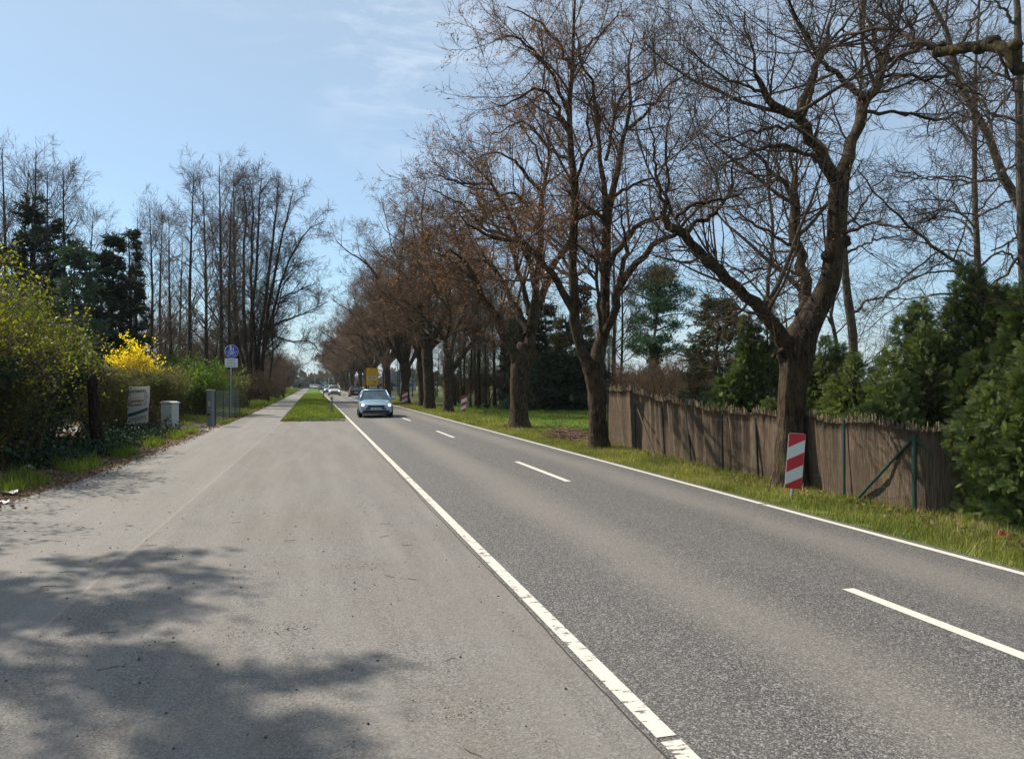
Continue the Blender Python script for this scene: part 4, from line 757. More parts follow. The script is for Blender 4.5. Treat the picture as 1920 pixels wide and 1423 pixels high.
for i, (px, Z, ty, wd, m, lab) in enumerate([(60, 46, 362, 2.4, NEED, 'tallest dark fir at the left, narrow pointed top'), (88, 44, 410, 2.2, NEED, 'dark fir just right of the tallest one'), (22, 45, 455, 2.6, NEED, 'dark fir at the very left edge'), (122, 46, 440, 2.6, NEED, 'dark broad fir left of the bluish one'),
        (140, 40, 468, 2.7, NEEDB, 'bluish green spruce among the dark firs at left'), (240, 50, 428, 2.0, NEED, 'dark fir with a lopsided tip, right end of the fir group'), (213, 49, 442, 1.9, NEED, 'dark fir second from the right end of the group'), (190, 47, 470, 2.0, NEED, 'dark fir behind the forsythia, lower than its neighbours'), (252, 53, 500, 1.8, NEED, 'low dark fir at the edge of the left copse'), (175, 52, 520, 2.2, NEED, 'low dark fir behind the yellow-green bushes')]):
    conifer('fir_tree', px, Z, ty, wd, m, lab, 300 + i)
for i, (px, Z, ty, wd, m, lab) in enumerate([(1022, 60, 570, 2.4, NEED, 'dark spruce in the wood right of the stout roadside tree'), (1090, 62, 535, 2.2, NEED, 'taller dark spruce in the wood behind the second roadside tree'), (1062, 58, 600, 2.6, BRN, 'brownish spruce in the wood between two dark ones'), (965, 62, 600, 2.4, NEED, 'dark spruce in the wood behind the stout tree trunk'), (1005, 56, 680, 2.6, NEEDB, 'low bluish spruce at the edge of the lawn'), (1040, 55, 670, 3.0, NEED, 'low dark yew at the back of the lawn'), (1075, 54, 665, 2.8, NEED, 'low dark yew behind the reed fence end'), (1100, 56, 640, 2.6, NEED, 'dark yew behind the second roadside tree trunk')]):
    conifer('spruce_tree', px, Z, ty, wd, m, lab, 330 + i, 'evergreens of the wood', cl=.24)
conifer('spruce_tree', 1347, 38, 560, 2.3, BRN, 'broad brownish green conifer with a pointed tip behind the reed fence', 350, 'garden conifers behind the reed fence', n1=150, dens=14, cl=.19, asp=.22, top=.75, droop=.0)
conifer('spruce_tree', 1440, 21, 640, 1.9, NEED, 'dark low spruce with level branches beside the nearest trunk', 351, 'garden conifers behind the reed fence', n1=70, dens=16, cl=.2, asp=.2)
conifer('spruce_tree', 1395, 24, 705, 1.7, PINE_, 'low spreading green conifer directly behind the reed fence', 352, 'garden conifers behind the reed fence', n1=60, dens=16, cl=.2, asp=.2, top=.6)
conifer('spruce_tree', 1545, 23, 655, 1.6, NEED, 'dark conifer right behind the nearest roadside trunk', 353, 'garden conifers behind the reed fence', n1=70, dens=16, cl=.2, asp=.2)
conifer('spruce_tree', 1420, 44, 640, 2.4, NEEDB, 'blurred green conifer between the brownish one and the low dark spruce', 354, 'garden conifers behind the reed fence')
# pine with layered pads
rng = np.random.default_rng(360); x, y = at(1228, 48); H = 9.2; root = empty('pine_tree', (x, y, -.1), 0, 'pine with layered green pads standing alone behind the reed fence', 'tree')
T = spl([(-.5, 0, 0), (-.25, 0, 2.6), (-.1, 0, 4.4), (.15, .1, 6), (.05, 0, 7.6), (.3, 0, H - .25)], 16)[None]; Tr = np.linspace(.15, .03, 16)[None]; make('trunk', *knobby(T, Tr, 9, rng, .04), bark('pine_bark', (.06, .03, .02), (.24, .13, .085)), root, True)
n1 = 58; t = .36 + .62 * rng.random(n1); az = rng.random(n1) * 6.283; ln = 2.1 * np.interp(t, [.36, .5, .7, .85, 1], [.9, .8, .95, .6, .25]) * np.exp(rng.normal(0, .25, n1)); f = t * 14.99; j = f.astype(int); p0 = T[0][j] + (T[0][j + 1] - T[0][j]) * (f - j)[:, None]
P = np.empty((n1, 6, 3)); P[:, 0] = p0; d = np.stack([np.cos(az), np.sin(az), rng.normal(.2, .15, n1)], 1)
for k in range(1, 6): P[:, k] = P[:, k - 1] + d * (ln / 5)[:, None]; d = nrm(d + rng.normal(0, .12, (n1, 3)))
c = Acc(); Rr = (.02 * ln)[:, None] * np.linspace(1, .3, 6)[None]; c.add(*tubes(P, Rr, 4)); B, b = kids(P, Rr, 7, rng, .4, 1, (.5, .3), .3, (45, 12), .1, .1, 4, .5, .006, .4, flat=.5); c.add(*tubes(B, b, 3)); c.make('branches', BARK3, root)
K = len(B) * 62; i = rng.integers(0, len(B), K); p = B[i, -1] + rng.normal(0, 1, (K, 3)) * np.array((.2, .2, .09)); v, q = quads_at(p, .2, rng, .18, dirv=nrm(rng.normal(0, 1, (K, 3)) + np.array((0, 0, .7)))); make('needles', v, q, PINE_, root, var=np.clip(rng.random(K), 0, 1))
# ivy-covered stubs
IVY = leafy('ivy_leaves', [(.008, .02, .008), (.018, .04, .014), (.04, .075, .025)], .1, .4)
for i, (px, Z, ty, lab) in enumerate([(1243, 40, 690, 'dark ivy-covered stub of a tree below the pine'), (1222, 42, 640, 'ivy-clad slim trunk just left of the stub'), (1300, 37, 650, 'ivy-clad leaning stem left of the brownish conifer')]):
    rng = np.random.default_rng(370 + i); x, y = at(px, Z); H = 1.8 + (719 - ty) / F * Z; root = empty('ivy_tree', (x, y, -.1), 0, lab, 'tree', 'ivy-covered stems behind the reed fence')
    P = np.array([spl([(0, 0, 0), (.05, 0, H * .5), (.15 * (i - 1), 0, H)], 10)] + [spl([(0, 0, H * .5), (.4 * s_, .1, H * .65), (.8 * s_, .2, H * .95)], 10) for s_ in ((-1, 1) if i == 0 else (.5,))]); Rr = np.tile(np.linspace(.12, .05, 10), (len(P), 1)); make('trunk', *knobby(P, Rr, 8, rng, .05), BARK3, root, True)
    p = along(P, 5000, rng) + rng.normal(0, .13, (5000, 3)); v, q = quads_at(p, .11, rng, .8); make('ivy', v, q, IVY, root, var=rng.random(5000))
# ---------------------------------------------------------------- thujas (hedge at the right)
def frond_template(rng, n=9):
    v = []; sz = .012
    def lf(a, b, w_):
        a, b = np.array(a), np.array(b); d = b - a; e = np.array((-d[1], d[0], 0)); e = e / (np.linalg.norm(e) + 1e-9) * w_; v.append([a, a + d * .45 + e, b, a + d * .45 - e])
    lf((0, 0, 0), (0, 1, -.12), .022)
    for k in range(n):
        y = .1 + .78 * k / n; l = .5 * (1 - y * .62)
        for s in (-1, 1): lf((0, y, -.1 * y), (s * l * .8, y + l * .75, -.1 * y - .05 - .05 * l), .03)
    return np.array(v)        # (n*2+1,4,3)
FT = frond_template(None)
def thuja(name, x, y, H, rx, seed, m, label, nf=2600, size=.16, topx=0., pw=.55):
    size *= .54; nf = int(nf * 3.0)
    rng = np.random.default_rng(seed); root = empty(name, (x, y, -.1), 0, label, 'thuja', 'thujas of the hedge behind the reed fence')
    t = rng.random(nf); t = np.clip(t, 0, .99); az = rng.random(nf) * 6.283
    lump = 1 + .2 * np.sin(az * 3 + t * 7 + seed) + .17 * np.sin(az * 6 - t * 13) + .13 * np.sin(az * 11 + t * 24) + .08 * np.sin(az * 19 - t * 45)
    prof = np.interp(t, [0, .12, .5, .8, 1], [.86, 1, .92, .62, .06]) if pw < .6 else np.interp(t, [0, .1, .4, .7, 1], [.8, 1, .8, .45, .02])
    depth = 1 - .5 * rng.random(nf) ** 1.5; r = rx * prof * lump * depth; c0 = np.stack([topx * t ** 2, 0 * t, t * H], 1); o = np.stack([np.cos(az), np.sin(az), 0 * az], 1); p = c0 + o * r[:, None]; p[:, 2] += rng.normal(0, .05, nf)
    kk = rng.integers(0, 11, nf); ox = rng.normal(0, .42 * rx, 11); oy = rng.normal(0, .42 * rx, 11); hk = H * np.clip(1.06 - .75 * np.hypot(ox, oy) / rx + rng.normal(0, .09, 11), .5, 1.03); hk[0] = H; ox[0] = oy[0] = 0
    rk = rx * rng.uniform(.38, .62, 11); rk[0] = .5 * rx; pp = np.interp(t, [0, .3, .7, 1], [1, .95, .55, .04]); p = np.stack([ox[kk] + o[:, 0] * rk[kk] * pp * depth * lump, oy[kk] + o[:, 1] * rk[kk] * pp * depth * lump, t * hk[kk] + rng.normal(0, .04, nf)], 1)
    keep = (p[:, 2] > .02) & ~((p[:, 0] + x < 9.0) & (p[:, 1] + y > 9.0) & (p[:, 2] < 1.25)) & ~((p[:, 0] + x < 8.68)); p, o, depth = p[keep], o[keep], depth[keep]; nf = len(p)
    D = nrm(o + np.array((0, 0, .35)) + rng.normal(0, .6, (nf, 3))); Nn = nrm(rng.normal(0, .6, (nf, 3)) + np.cross(D, np.array((0, 0, 1.)))); X = nrm(np.cross(D, Nn)); Zv = np.cross(X, D); s = size * np.exp(rng.normal(0, .28, nf))
    V = p[:, None, None, :] + s[:, None, None, None] * (FT[None, :, :, 0:1] * X[:, None, None] + FT[None, :, :, 1:2] * D[:, None, None] + FT[None, :, :, 2:3] * Zv[:, None, None])
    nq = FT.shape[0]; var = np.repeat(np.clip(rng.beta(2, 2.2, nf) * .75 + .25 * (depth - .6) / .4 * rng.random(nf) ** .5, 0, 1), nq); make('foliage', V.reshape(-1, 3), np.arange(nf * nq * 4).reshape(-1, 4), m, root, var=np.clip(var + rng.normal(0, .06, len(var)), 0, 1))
    T = spl([(0, 0, -.05), (topx * .25, 0, H * .5), (topx, 0, H * .93)], 8)[None]; Tr = np.linspace(.07, .01, 8)[None]; make('trunk', *knobby(T, Tr, 8, rng), BARK3, root, True)
    A, a_ = kids(T, Tr, 90, rng, .03, .95, (rx * .85, .2), .5, (65, 12), .06, .1, 5, .5, .008, .3); B, b = kids(A, a_, 6, rng, .2, 1, (.3, .3), .3, (45, 10), .03, .1, 3, .6, .004, .5); make('branches', *Acc_(A, a_, B, b), BARK3, root); return root
def Acc_(A, a_, B, b):
    c = Acc().add(*tubes(A, a_, 4)).add(*tubes(B, b, 3)); return np.concatenate(c.v), np.concatenate(c.q)
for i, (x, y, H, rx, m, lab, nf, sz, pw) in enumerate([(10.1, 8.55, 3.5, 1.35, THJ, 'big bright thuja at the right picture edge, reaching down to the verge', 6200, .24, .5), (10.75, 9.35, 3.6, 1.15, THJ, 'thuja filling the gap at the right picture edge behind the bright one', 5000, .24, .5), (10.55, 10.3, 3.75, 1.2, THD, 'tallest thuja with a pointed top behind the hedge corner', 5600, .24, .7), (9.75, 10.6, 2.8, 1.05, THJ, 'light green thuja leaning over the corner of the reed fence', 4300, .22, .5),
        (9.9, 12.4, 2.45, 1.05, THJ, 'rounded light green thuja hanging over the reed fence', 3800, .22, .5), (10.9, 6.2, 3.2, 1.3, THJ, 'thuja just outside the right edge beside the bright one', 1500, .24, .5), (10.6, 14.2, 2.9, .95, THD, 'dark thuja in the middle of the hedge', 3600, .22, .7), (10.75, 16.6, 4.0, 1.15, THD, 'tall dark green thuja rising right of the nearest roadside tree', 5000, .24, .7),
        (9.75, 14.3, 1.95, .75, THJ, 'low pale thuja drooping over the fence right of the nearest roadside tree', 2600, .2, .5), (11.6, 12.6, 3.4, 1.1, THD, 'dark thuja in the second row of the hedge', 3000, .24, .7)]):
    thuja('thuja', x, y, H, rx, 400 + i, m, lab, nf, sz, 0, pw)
# ---------------------------------------------------------------- bushes on the left
LY = leafy('spring_leaves', [(.05, .08, .01), (.13, .15, .014), (.28, .27, .025), (.085, .12, .02)], .5, .55)
LG = leafy('hedge_leaves', [(.045, .055, .014), (.1, .11, .025), (.17, .16, .05), (.12, .075, .03)], .35, .6)
LF = leafy('fresh_leaves', [(.05, .11, .01), (.11, .2, .02), (.17, .25, .035)], .5, .55)
LFS = leafy('forsythia_flowers', [(.8, .6, .008), (.9, .72, .012), (.95, .8, .05)], .4, .5)
LD = leafy('ground_ivy', [(.008, .02, .01), (.018, .042, .02), (.04, .075, .04)], .1, .75)
def bush(name, x, y, H, rx, ry, seed, lm, label, nst=70, nl=12000, lsz=.06, cat='bush', group=None, leafname='foliage', z0=0., box=False, tw=None, clump=.07, lz=0.):
    rng = np.random.default_rng(seed); root = empty(name, (x, y, -.01), 0, label, cat, group); sp = .75 if box else .28
    b = np.stack([rx * sp * rng.uniform(-1, 1, nst), ry * sp * rng.uniform(-1, 1, nst), 0 * np.zeros(nst)], 1)
    if box: e = np.stack([rx * rng.uniform(-1, 1, nst), ry * rng.uniform(-1, 1, nst), H * rng.uniform(.7, 1.02, nst)], 1)
    else:
        a = rng.random(nst) * 6.283; rr = np.sqrt(rng.random(nst)); e = np.stack([rx * rr * np.cos(a), ry * rr * np.sin(a), H * np.sqrt(np.clip(1 - (rr * .82) ** 2, .05, 1)) * rng.uniform(.72, 1.02, nst) * (1 + .16 * np.sin(a * 3 + seed) + .1 * np.sin(rr * 9 + a * 5))], 1)
    t = np.linspace(0, 1, 8)[None, :, None]; mid = b * .6 + e * .4; mid[:, 2] = e[:, 2] * .62; P = (1 - t) ** 2 * b[:, None] + 2 * t * (1 - t) * mid[:, None] + t ** 2 * e[:, None]; P[:, 1:] += rng.normal(0, .04, P[:, 1:].shape)
    Rr = np.linspace(.016, .004, 8)[None] * np.exp(rng.normal(0, .3, nst))[:, None]; c = Acc().add(*tubes(P, Rr, 4))
    A, a_ = kids(P, Rr, 12, rng, .12, 1, (.22 * H, .35), .35, (45, 15), .05, .14, 5, .6, .003, .4); B, bb = kids(A, a_, 5, rng, .1, 1, (.09 * H, .3), .3, (45, 15), .05, .1, 3, .7, .0025, .6); c.add(*tubes(A, a_, 3)).add(*tubes(B, bb, 3)); c.make('branches', tw or TWIG3, root)
    ci = rng.integers(0, len(B), nl // 4); ct_ = B[ci, -1]; p = np.repeat(ct_, 4, 0) + rng.normal(0, clump, (len(ct_) * 4, 3)); p = p[p[:, 2] > max(.05, lz)]; p = p[(rng.random(len(p)) < .25 + 1.1 * (p[:, 2] / H) ** 1.2) & ((np.sin(p[:, 0] * 4.3 + seed) * np.sin(p[:, 1] * 3.1 + p[:, 2] * 3.7) > -.45) | (rng.random(len(p)) < .35))] if not box else p; v, q = quads_at(p, lsz, rng, .75)
    make(leafname, v, q, lm, root, var=np.clip(rng.random(len(p)) * .7 + .3 * np.sin(p[:, 0] * 2 + p[:, 2] * 3 + seed), 0, 1)); return root
bush('bush', -6.9, 18.0, 4.2, 1.9, 2.3, 501, LY, 'big budding bush with yellow-green leaves at the left edge, in front', 140, 21000, .06, group='budding bushes at the left')
bush('bush', -7.35, 23.4, 4.1, 1.45, 2.2, 502, LY, 'yellow-green budding bush beside the dark stump', 120, 17000, .064, group='budding bushes at the left')
bush('bush', -8.8, 22.5, 4.9, 2.2, 2.6, 503, LY, 'tallest yellow-green bush, behind the two in front', 120, 18000, .075, group='budding bushes at the left')
bush('bush', -7.3, 13.2, 4.4, 1.9, 2.2, 504, LY, 'budding bush mostly beyond the left picture edge', 90, 10000, .06, group='budding bushes at the left')
bush('bush', -9.3, 28.8, 4.3, 1.8, 2.4, 505, LY, 'olive budding bush behind the hedge, left of the forsythia', 100, 9000, .075, group='budding bushes at the left')
bush('dark_bush', -7.0, 20.5, 2.6, 1.3, 4.2, 506, LD, 'dark evergreen undergrowth inside the yellow-green bushes', 60, 22000, .08, group=None, box=True, clump=.12)
bush('hedge', -6.9, 29.3, 2.25, .62, 2.9, 507, LG, 'brown twiggy hedge behind the banner', 260, 30000, .05, 'hedge', 'hedge sections at the left', box=True)
bush('hedge', -6.3, 34.6, 2.25, .62, 1.4, 508, LG, 'hedge section behind the grey cabinet', 150, 15000, .055, 'hedge', 'hedge sections at the left', box=True)
bush('hedge', -7.6, 40.5, 2.5, 1.4, 3.6, 509, LG, 'wide hedge section beyond the driveway', 260, 26000, .07, 'hedge', 'hedge sections at the left', box=True)
bush('fresh_bush', -6.0, 46.5, 3.0, 1.7, 2.8, 510, LF, 'fresh green bush behind the wire mesh fence and the blue sign', 130, 22000, .075, 'bush')
bush('fresh_bush', -7.8, 51, 3.4, 2.0, 2.6, 511, LF, 'fresh green bush left of the one behind the blue sign', 110, 16000, .09, 'bush')
bush('forsythia', -7.55, 36.2, 3.3, 1.0, 1.0, 512, LFS, 'forsythia in full yellow bloom above the hedge', 110, 20000, .07, 'forsythia', leafname='flowers', lz=2.2, clump=.045)
bush('olive_bush', -6.4, 62, 2.3, 1.8, 6, 513, LG, 'olive brushwood at the path edge past the big clump tree', 120, 12000, .1, 'bush', box=True)
bush('dark_bush', -5.2, 96, 1.9, 1.0, 1.6, 514, LD, 'small round dark bush at the foot of the far green bank', 60, 9000, .14, 'bush')
# ivy creeping at the hedge foot
rng = np.random.default_rng(520); K = 15000; p = np.stack([rng.uniform(-6.6, -4.6, K), rng.uniform(18, 30, K), 0 * np.zeros(K)], 1); lim = np.interp(p[:, 1], [q_[1] for q_ in left], [q_[0] for q_ in left]) - .75; p = p[p[:, 0] < lim]
p[:, 2] = np.abs(rng.normal(0, .14, len(p))) * (1 + .9 * np.sin(p[:, 1] * 1.3) ** 2); v, q = quads_at(p, .06, rng, .8); tag(make('ground_ivy', v, q, LD, var=rng.random(len(p))), 'dark glossy ivy creeping along the foot of the left hedge', 'ivy', None, 'stuff')
# tall tree left of the camera, outside the picture: only its shadow falls on the apron
rng = np.random.default_rng(530); sx, sy = -9.7, 13.6; root = empty('yard_tree', (sx, sy, 0), 0, 'budding tree beyond the left edge whose dappled shadow lies on the asphalt', 'tree')
T = spl([(0, 0, -.2), (.1, 0, 3), (0, .2, 6.5), (.3, .1, 10.5)], 14)[None]; Tr = np.linspace(.2, .04, 14)[None]; make('trunk', *knobby(T, Tr, 9, rng), BARK3, root, True)
A, a_ = kids(T, Tr, 44, rng, .4, .98, (3.0, .22), .35, (68, 12), .02, .1, 8, .5, .02, .2); B, b = kids(A, a_, 8, rng, .2, 1, (1.0, .3), .4, (40, 12), .02, .1, 4, .5, .006, .4); make('branches', *Acc_(A, a_, B, b), BARK3, root)
K = 38000; p = along(B, K, rng, .2) + rng.normal(0, .12, (K, 3)); v, q = quads_at(p, .12, rng, .6); make('foliage', v, q, LD, root, var=rng.random(K))
# far treeline closing the view
rng = np.random.default_rng(540); K = 26000; xx = rng.uniform(-260, 420, K); hh = 5 + 3 * np.sin(xx * .03) + 2 * np.sin(xx * .11 + 1); p = np.stack([xx, 520 + rng.normal(0, 12, K) + np.abs(xx) * .1, rng.random(K) ** .8 * hh], 1); v, q = quads_at(p, 2.6, rng, .8)
tag(make('distant_wood', v, q, leafy('distant_leaves', [(.04, .05, .03), (.07, .07, .045), (.09, .075, .05)], .1, .9), var=rng.random(K)), 'far bluish treeline closing the view', 'wood', None, 'stuff')
# ================================================================ objects
STEEL = plain('galvanised', (.42, .43, .43), .45, .7, .5, .3); GPAINT = plain('green_paint', (.018, .055, .04), .5, 0, .4, .4); GREYP = plain('grey_post_paint', (.16, .17, .18), .7, 0, .3, .5)
RED = plain('reflective_red', (.48, .012, .02), .4, 0, .5, .12); WHITE = plain('reflective_white', (.62, .64, .64), .4, 0, .5, .15); BLACK = plain('black_plastic', (.015, .015, .016), .5, 0, .4, .1)
DKP = plain('dark_post_paint', (.01, .024, .018), .6, 0, .3, .4)
# ---- reed fence
def m_reed(t, o):
    v = coords(t, (38, 38, .9)); n = noise(t, v, 2.0, 5, .7); v2 = coords(t, (1.3, 1.3, .35)); b = noise(t, v2, 1.7, 4, .6)
    c = ramp(t, n, [(.3, (.03, .022, .016)), (.5, (.11, .08, .056)), (.72, (.26, .19, .13))]); c = mix(t, ramp(t, b, [(.4, (0, 0, 0)), (.7, (.6, .6, .6))]), c, (.07, .055, .042))
    pbsdf(t, o, c, .9, bump(t, n, .9, .02), 0, .1)
REED = mat('reed', m_reed); REEDS = leafy('reed_stems', [(.04, .03, .022), (.15, .11, .075), (.32, .245, .17), (.5, .4, .28)], .1, .85)
fx = [(9.12, 22.8), (9.02, 21.0), (8.95, 19.3), (8.86, 17.4), (8.8, 16.1), (8.76, 14.8), (8.7, 13.4), (8.68, 12.0), (8.68, 11.0), (8.7, 10.1), (8.74, 9.45), (9.0, 9.2), (9.35, 9.05)]
ft = [1.62, 1.68, 1.5, 1.42, 1.32, 1.28, 1.27, 1.27, 1.24, 1.24, 1.2, 1.15, 1.1]
cf = empty('reed_fence', (8.8, 16, -.1), 0, 'weathered brown reed mat fence on green posts behind the roadside trees', 'fence'); o0 = np.array((8.8, 16, -.1))
S = spl([(a, b, h) for (a, b), h in zip(fx, ft)], 420); rng = np.random.default_rng(600); n = len(S); sl_ = np.linspace(0, 1, n)
fold = .035 * np.sin(sl_ * 90) + .05 * np.sin(sl_ * 210) * ((sl_ > .25) & (sl_ < .62)) + rng.normal(0, .006, n)
tn = nrm(np.gradient(S[:, :2], axis=0)); pn = np.stack([tn[:, 1], -tn[:, 0]], 1); top = S[:, 2] + .03 * np.sin(sl_ * 60) + rng.normal(0, .012, n)
v = []; NZ = 8
for s_ in (0, .025):
    for k in range(NZ):
        f = k / (NZ - 1); off_ = (fold * (.4 + f * .9) * 1.0 + s_ + .05 * f)[:, None]; xy = S[:, :2] + pn * -off_ * -1; v.append(np.stack([xy[:, 0], xy[:, 1], -.1 + .0 + f * top], 1) - o0)
v = np.concatenate(v); q = []
for s_ in (0, 1):
    for k in range(NZ - 1):
        b_ = (s_ * NZ + k) * n; i = np.arange(n - 1); q.append(np.stack([b_ + i, b_ + i + 1, b_ + n + i + 1, b_ + n + i], 1))
i = np.arange(n - 1); q.append(np.stack([(NZ - 1) * n + i, (NZ - 1) * n + i + 1, (2 * NZ - 1) * n + i + 1, (2 * NZ - 1) * n + i], 1)); mat_o = make('reed_mat', v, np.concatenate(q), REED, cf, True)
K = 9000; u = rng.random(K) * (n - 1.01); j = u.astype(int); fr = (u - j)[:, None]; b2_ = S[j, :2] + (S[j + 1, :2] - S[j, :2]) * fr; fo = fold[j]; tp = top[j] * np.clip(rng.normal(.98, .06, K), .6, 1.12)
P = np.stack([np.stack([b2_[:, 0], b2_[:, 1], 0 * tp - .02], 1) + np.c_[pn[j] * (fo * .4 - .012)[:, None], 0 * tp], np.stack([b2_[:, 0], b2_[:, 1], tp * .5], 1) + np.c_[pn[j] * (fo * .85 + .01)[:, None], 0 * tp], np.stack([b2_[:, 0], b2_[:, 1], tp], 1) + np.c_[pn[j] * (fo * 1.3 + .036)[:, None], 0 * tp]], 1)
P[:, :, :2] += rng.normal(0, .009, (K, 3, 2)); P[:, :, :2] -= pn[j][:, None, :] * .016; v, q = tubes(P + np.array((0, 0, -.1)) - o0, np.tile(rng.uniform(.004, .0095, K)[:, None], (1, 3)), 3)
make('reed_stems', v, q, REEDS, cf, var=np.repeat(np.clip(.46 + .12 * np.sin(u * .11) + .1 * np.sin(u * .37 + 1) + rng.normal(0, .3, K), 0, 1), 6))['kind'] = 'stuff'
def fpt(i): return fx[i]
for (x, y, h, lx_, ly_) in [(9.0, 22.7, 1.62, 0, 0), (8.86, 20.2, 1.3, 0, .06), (8.8, 18.2, 1.25, 0, .22), (8.72, 16.6, 1.2, 0, .3), (8.62, 15.0, 1.22, 0, .05), (8.6, 13.6, 1.2, 0, .1), (8.57, 12.75, 1.15, 0, 0), (8.56, 11.0, 1.28, 0, 0), (8.6, 9.5, 1.12, 0, 0)]:
    m_ = MB(); m_.tube([(x, y, -.25), (x + lx_, y + ly_, -.1 + h)], .024 if y > 10 else .034, 8); m_.tube([(x + lx_, y + ly_, -.1 + h), (x + lx_, y + ly_, -.085 + h)], .029 if y > 10 else .04, 8); p_ = m_.build('post', GPAINT if y < 12 else DKP, cf); p_.location = tuple(-o0)
for a_, b_ in [((8.58, 9.5, 1.0), (8.6, 10.75, -.1)), ((8.62, 9.48, .98), (9.35, 8.95, -.1)), ((8.8, 20.1, 1.25), (8.45, 18.0, -.1))]:
    m_ = MB(); m_.tube([a_, b_], .024, 8); p_ = m_.build('strut', GPAINT if a_[1] < 15 else plain('dark_wood', (.05, .035, .025), .9), cf); p_.location = tuple(-o0)
m_ = MB()
for zz in (1.02, .62, .2):
    for A_, B_ in zip([(8.92, 22.7), (8.82, 20.2), (8.78, 18.3), (8.66, 16.7), (8.57, 15.0), (8.56, 13.6), (8.54, 12.7), (8.53, 11.0)], [(8.82, 20.2), (8.78, 18.3), (8.66, 16.7), (8.57, 15.0), (8.56, 13.6), (8.54, 12.7), (8.53, 11.0), (8.57, 9.5)]): m_.tube([(*A_, zz), ((A_[0] + B_[0]) / 2, (A_[1] + B_[1]) / 2, zz - .012), (*B_, zz)], .0022, 4)
for k in range(9):
    for s_ in (0, 1):
        f0, f1 = (k / 9, min(1, k / 9 + .3)); a3, b3 = (np.array((8.62, 9.47)), np.array((9.33, 8.97))); h0, h1 = (0, .98) if s_ == 0 else (.98, 0); m_.tube([(*(a3 + (b3 - a3) * f0), -.08 + h0 * .95 * (1 - f0)), (*(a3 + (b3 - a3) * f1), -.08 + h1 * .95 * (1 - f1))], .0016, 4)
p_ = m_.build('wire', GPAINT, cf); p_.location = tuple(-o0)
# ---- red and white warning boards
def board(x, y, w_, h, z0, rz, label, post=True, tilt=0):
    root = empty('warning_board', (x, y, -.1), rz, label, 'warning board', 'red and white warning boards on the verge')
    m_ = MB(); c_ = .02; m_.prism([(-w_ / 2 + c_, z0), (w_ / 2 - c_, z0), (w_ / 2, z0 + c_), (w_ / 2, z0 + h - c_), (w_ / 2 - c_, z0 + h), (-w_ / 2 + c_, z0 + h), (-w_ / 2, z0 + h - c_), (-w_ / 2, z0 + c_)], 0, .008); m_.build('panel', WHITE, root)
    ns = 5; sh = w_ * .55; bh = (h + sh) / 5.2
    for k in (0, 2, 4):                       # red bars falling to the lower left
        m_ = MB(); za = z0 - sh + k * bh + (0 if k else -.2); zb = z0 - sh + (k + 1) * bh + (0 if k < 4 else .2); e = .004
        poly = [(-w_ / 2 + e, za), (w_ / 2 - e, za + sh), (w_ / 2 - e, zb + sh), (-w_ / 2 + e, zb)]
        def clip(pl, lim, s__):
            o_ = []
            for a, b in zip(pl, pl[1:] + pl[:1]):
                ia, ib = (a[1] - lim) * s__ <= 0, (b[1] - lim) * s__ <= 0
                if ia: o_.append(a)
                if ia != ib: t_ = (lim - a[1]) / (b[1] - a[1]); o_.append((a[0] + (b[0] - a[0]) * t_, lim))
            return o_
        poly = clip(clip(poly, z0 + h - e, 1), z0 + e, -1); m_.prism(poly, -.003, 0); m_.build('red_bar', RED, root)
    m_ = MB(); m_.tube([(0, .035, -.3), (0, .035, z0 + h * .85)], .03, 10); m_.build('post', STEEL, root)
    m_ = MB(); [m_.box((0, .012, z0 + f * h), (.12, .02, .03)) for f in (.25, .75)]; m_.build('clamp', STEEL, root)
    root.rotation_euler = (R(tilt), R(4.5), rz); return root
bp = G(1487, 934, -.1); b_ = board(bp[0], bp[1], .27, .92, .16, R(-22), 'red and white striped warning board at the foot of the nearest roadside tree'); b_.location = (bp[0] - .02, bp[1], -.1)
bp = G(868, 777, -.1); board(bp[0], bp[1], .32, .95, .2, R(-8), 'red and white striped warning board farther along the verge, left of the stout tree'); bp = Q(758, 757, 70); board(bp[0], bp[1], .5, 1.0, .15, R(-25), 'faded red and white warning board leaning at a far roadside tree')
# ---- left side: cabinet, banner, stump, gate post, mesh fence, blue sign
x, y = G(319, 811)[:2]; root = empty('utility_cabinet', (x, y, 0), R(-36), 'light grey plastic utility cabinet beside the driveway', 'utility cabinet'); CAB = plain('cabinet_grey', (.42, .44, .42), .6, 0, .4, .35, sc_=3)
m_ = MB(); m_.box((0, 0, .58), (.52, .34, .98)); m_.build('housing', CAB, root, bev=.02); m_ = MB(); m_.prism([(-.29, 1.07), (.29, 1.07), (.28, 1.11), (.12, 1.15), (-.12, 1.15), (-.28, 1.11)], -.2, .2); m_.build('lid', CAB, root, bev=.01)
m_ = MB(); m_.box((0, 0, .03), (.5, .32, .12)); m_.build('plinth', plain('cabinet_plinth', (.17, .18, .17), .8), root); m_ = MB(); m_.box((0, -.174, .58), (.47, .008, .92)); d_ = m_.build('door', CAB, root, bev=.006); m_ = MB(); m_.box((.19, -.183, .62), (.025, .016, .12)); m_.build('handle', BLACK, d_)
x, y = at(259, 26.5); root = empty('banner', (x, y, 0), R(-16), 'creased white advertising banner hung on the hedge, blue and red lettering', 'banner'); 
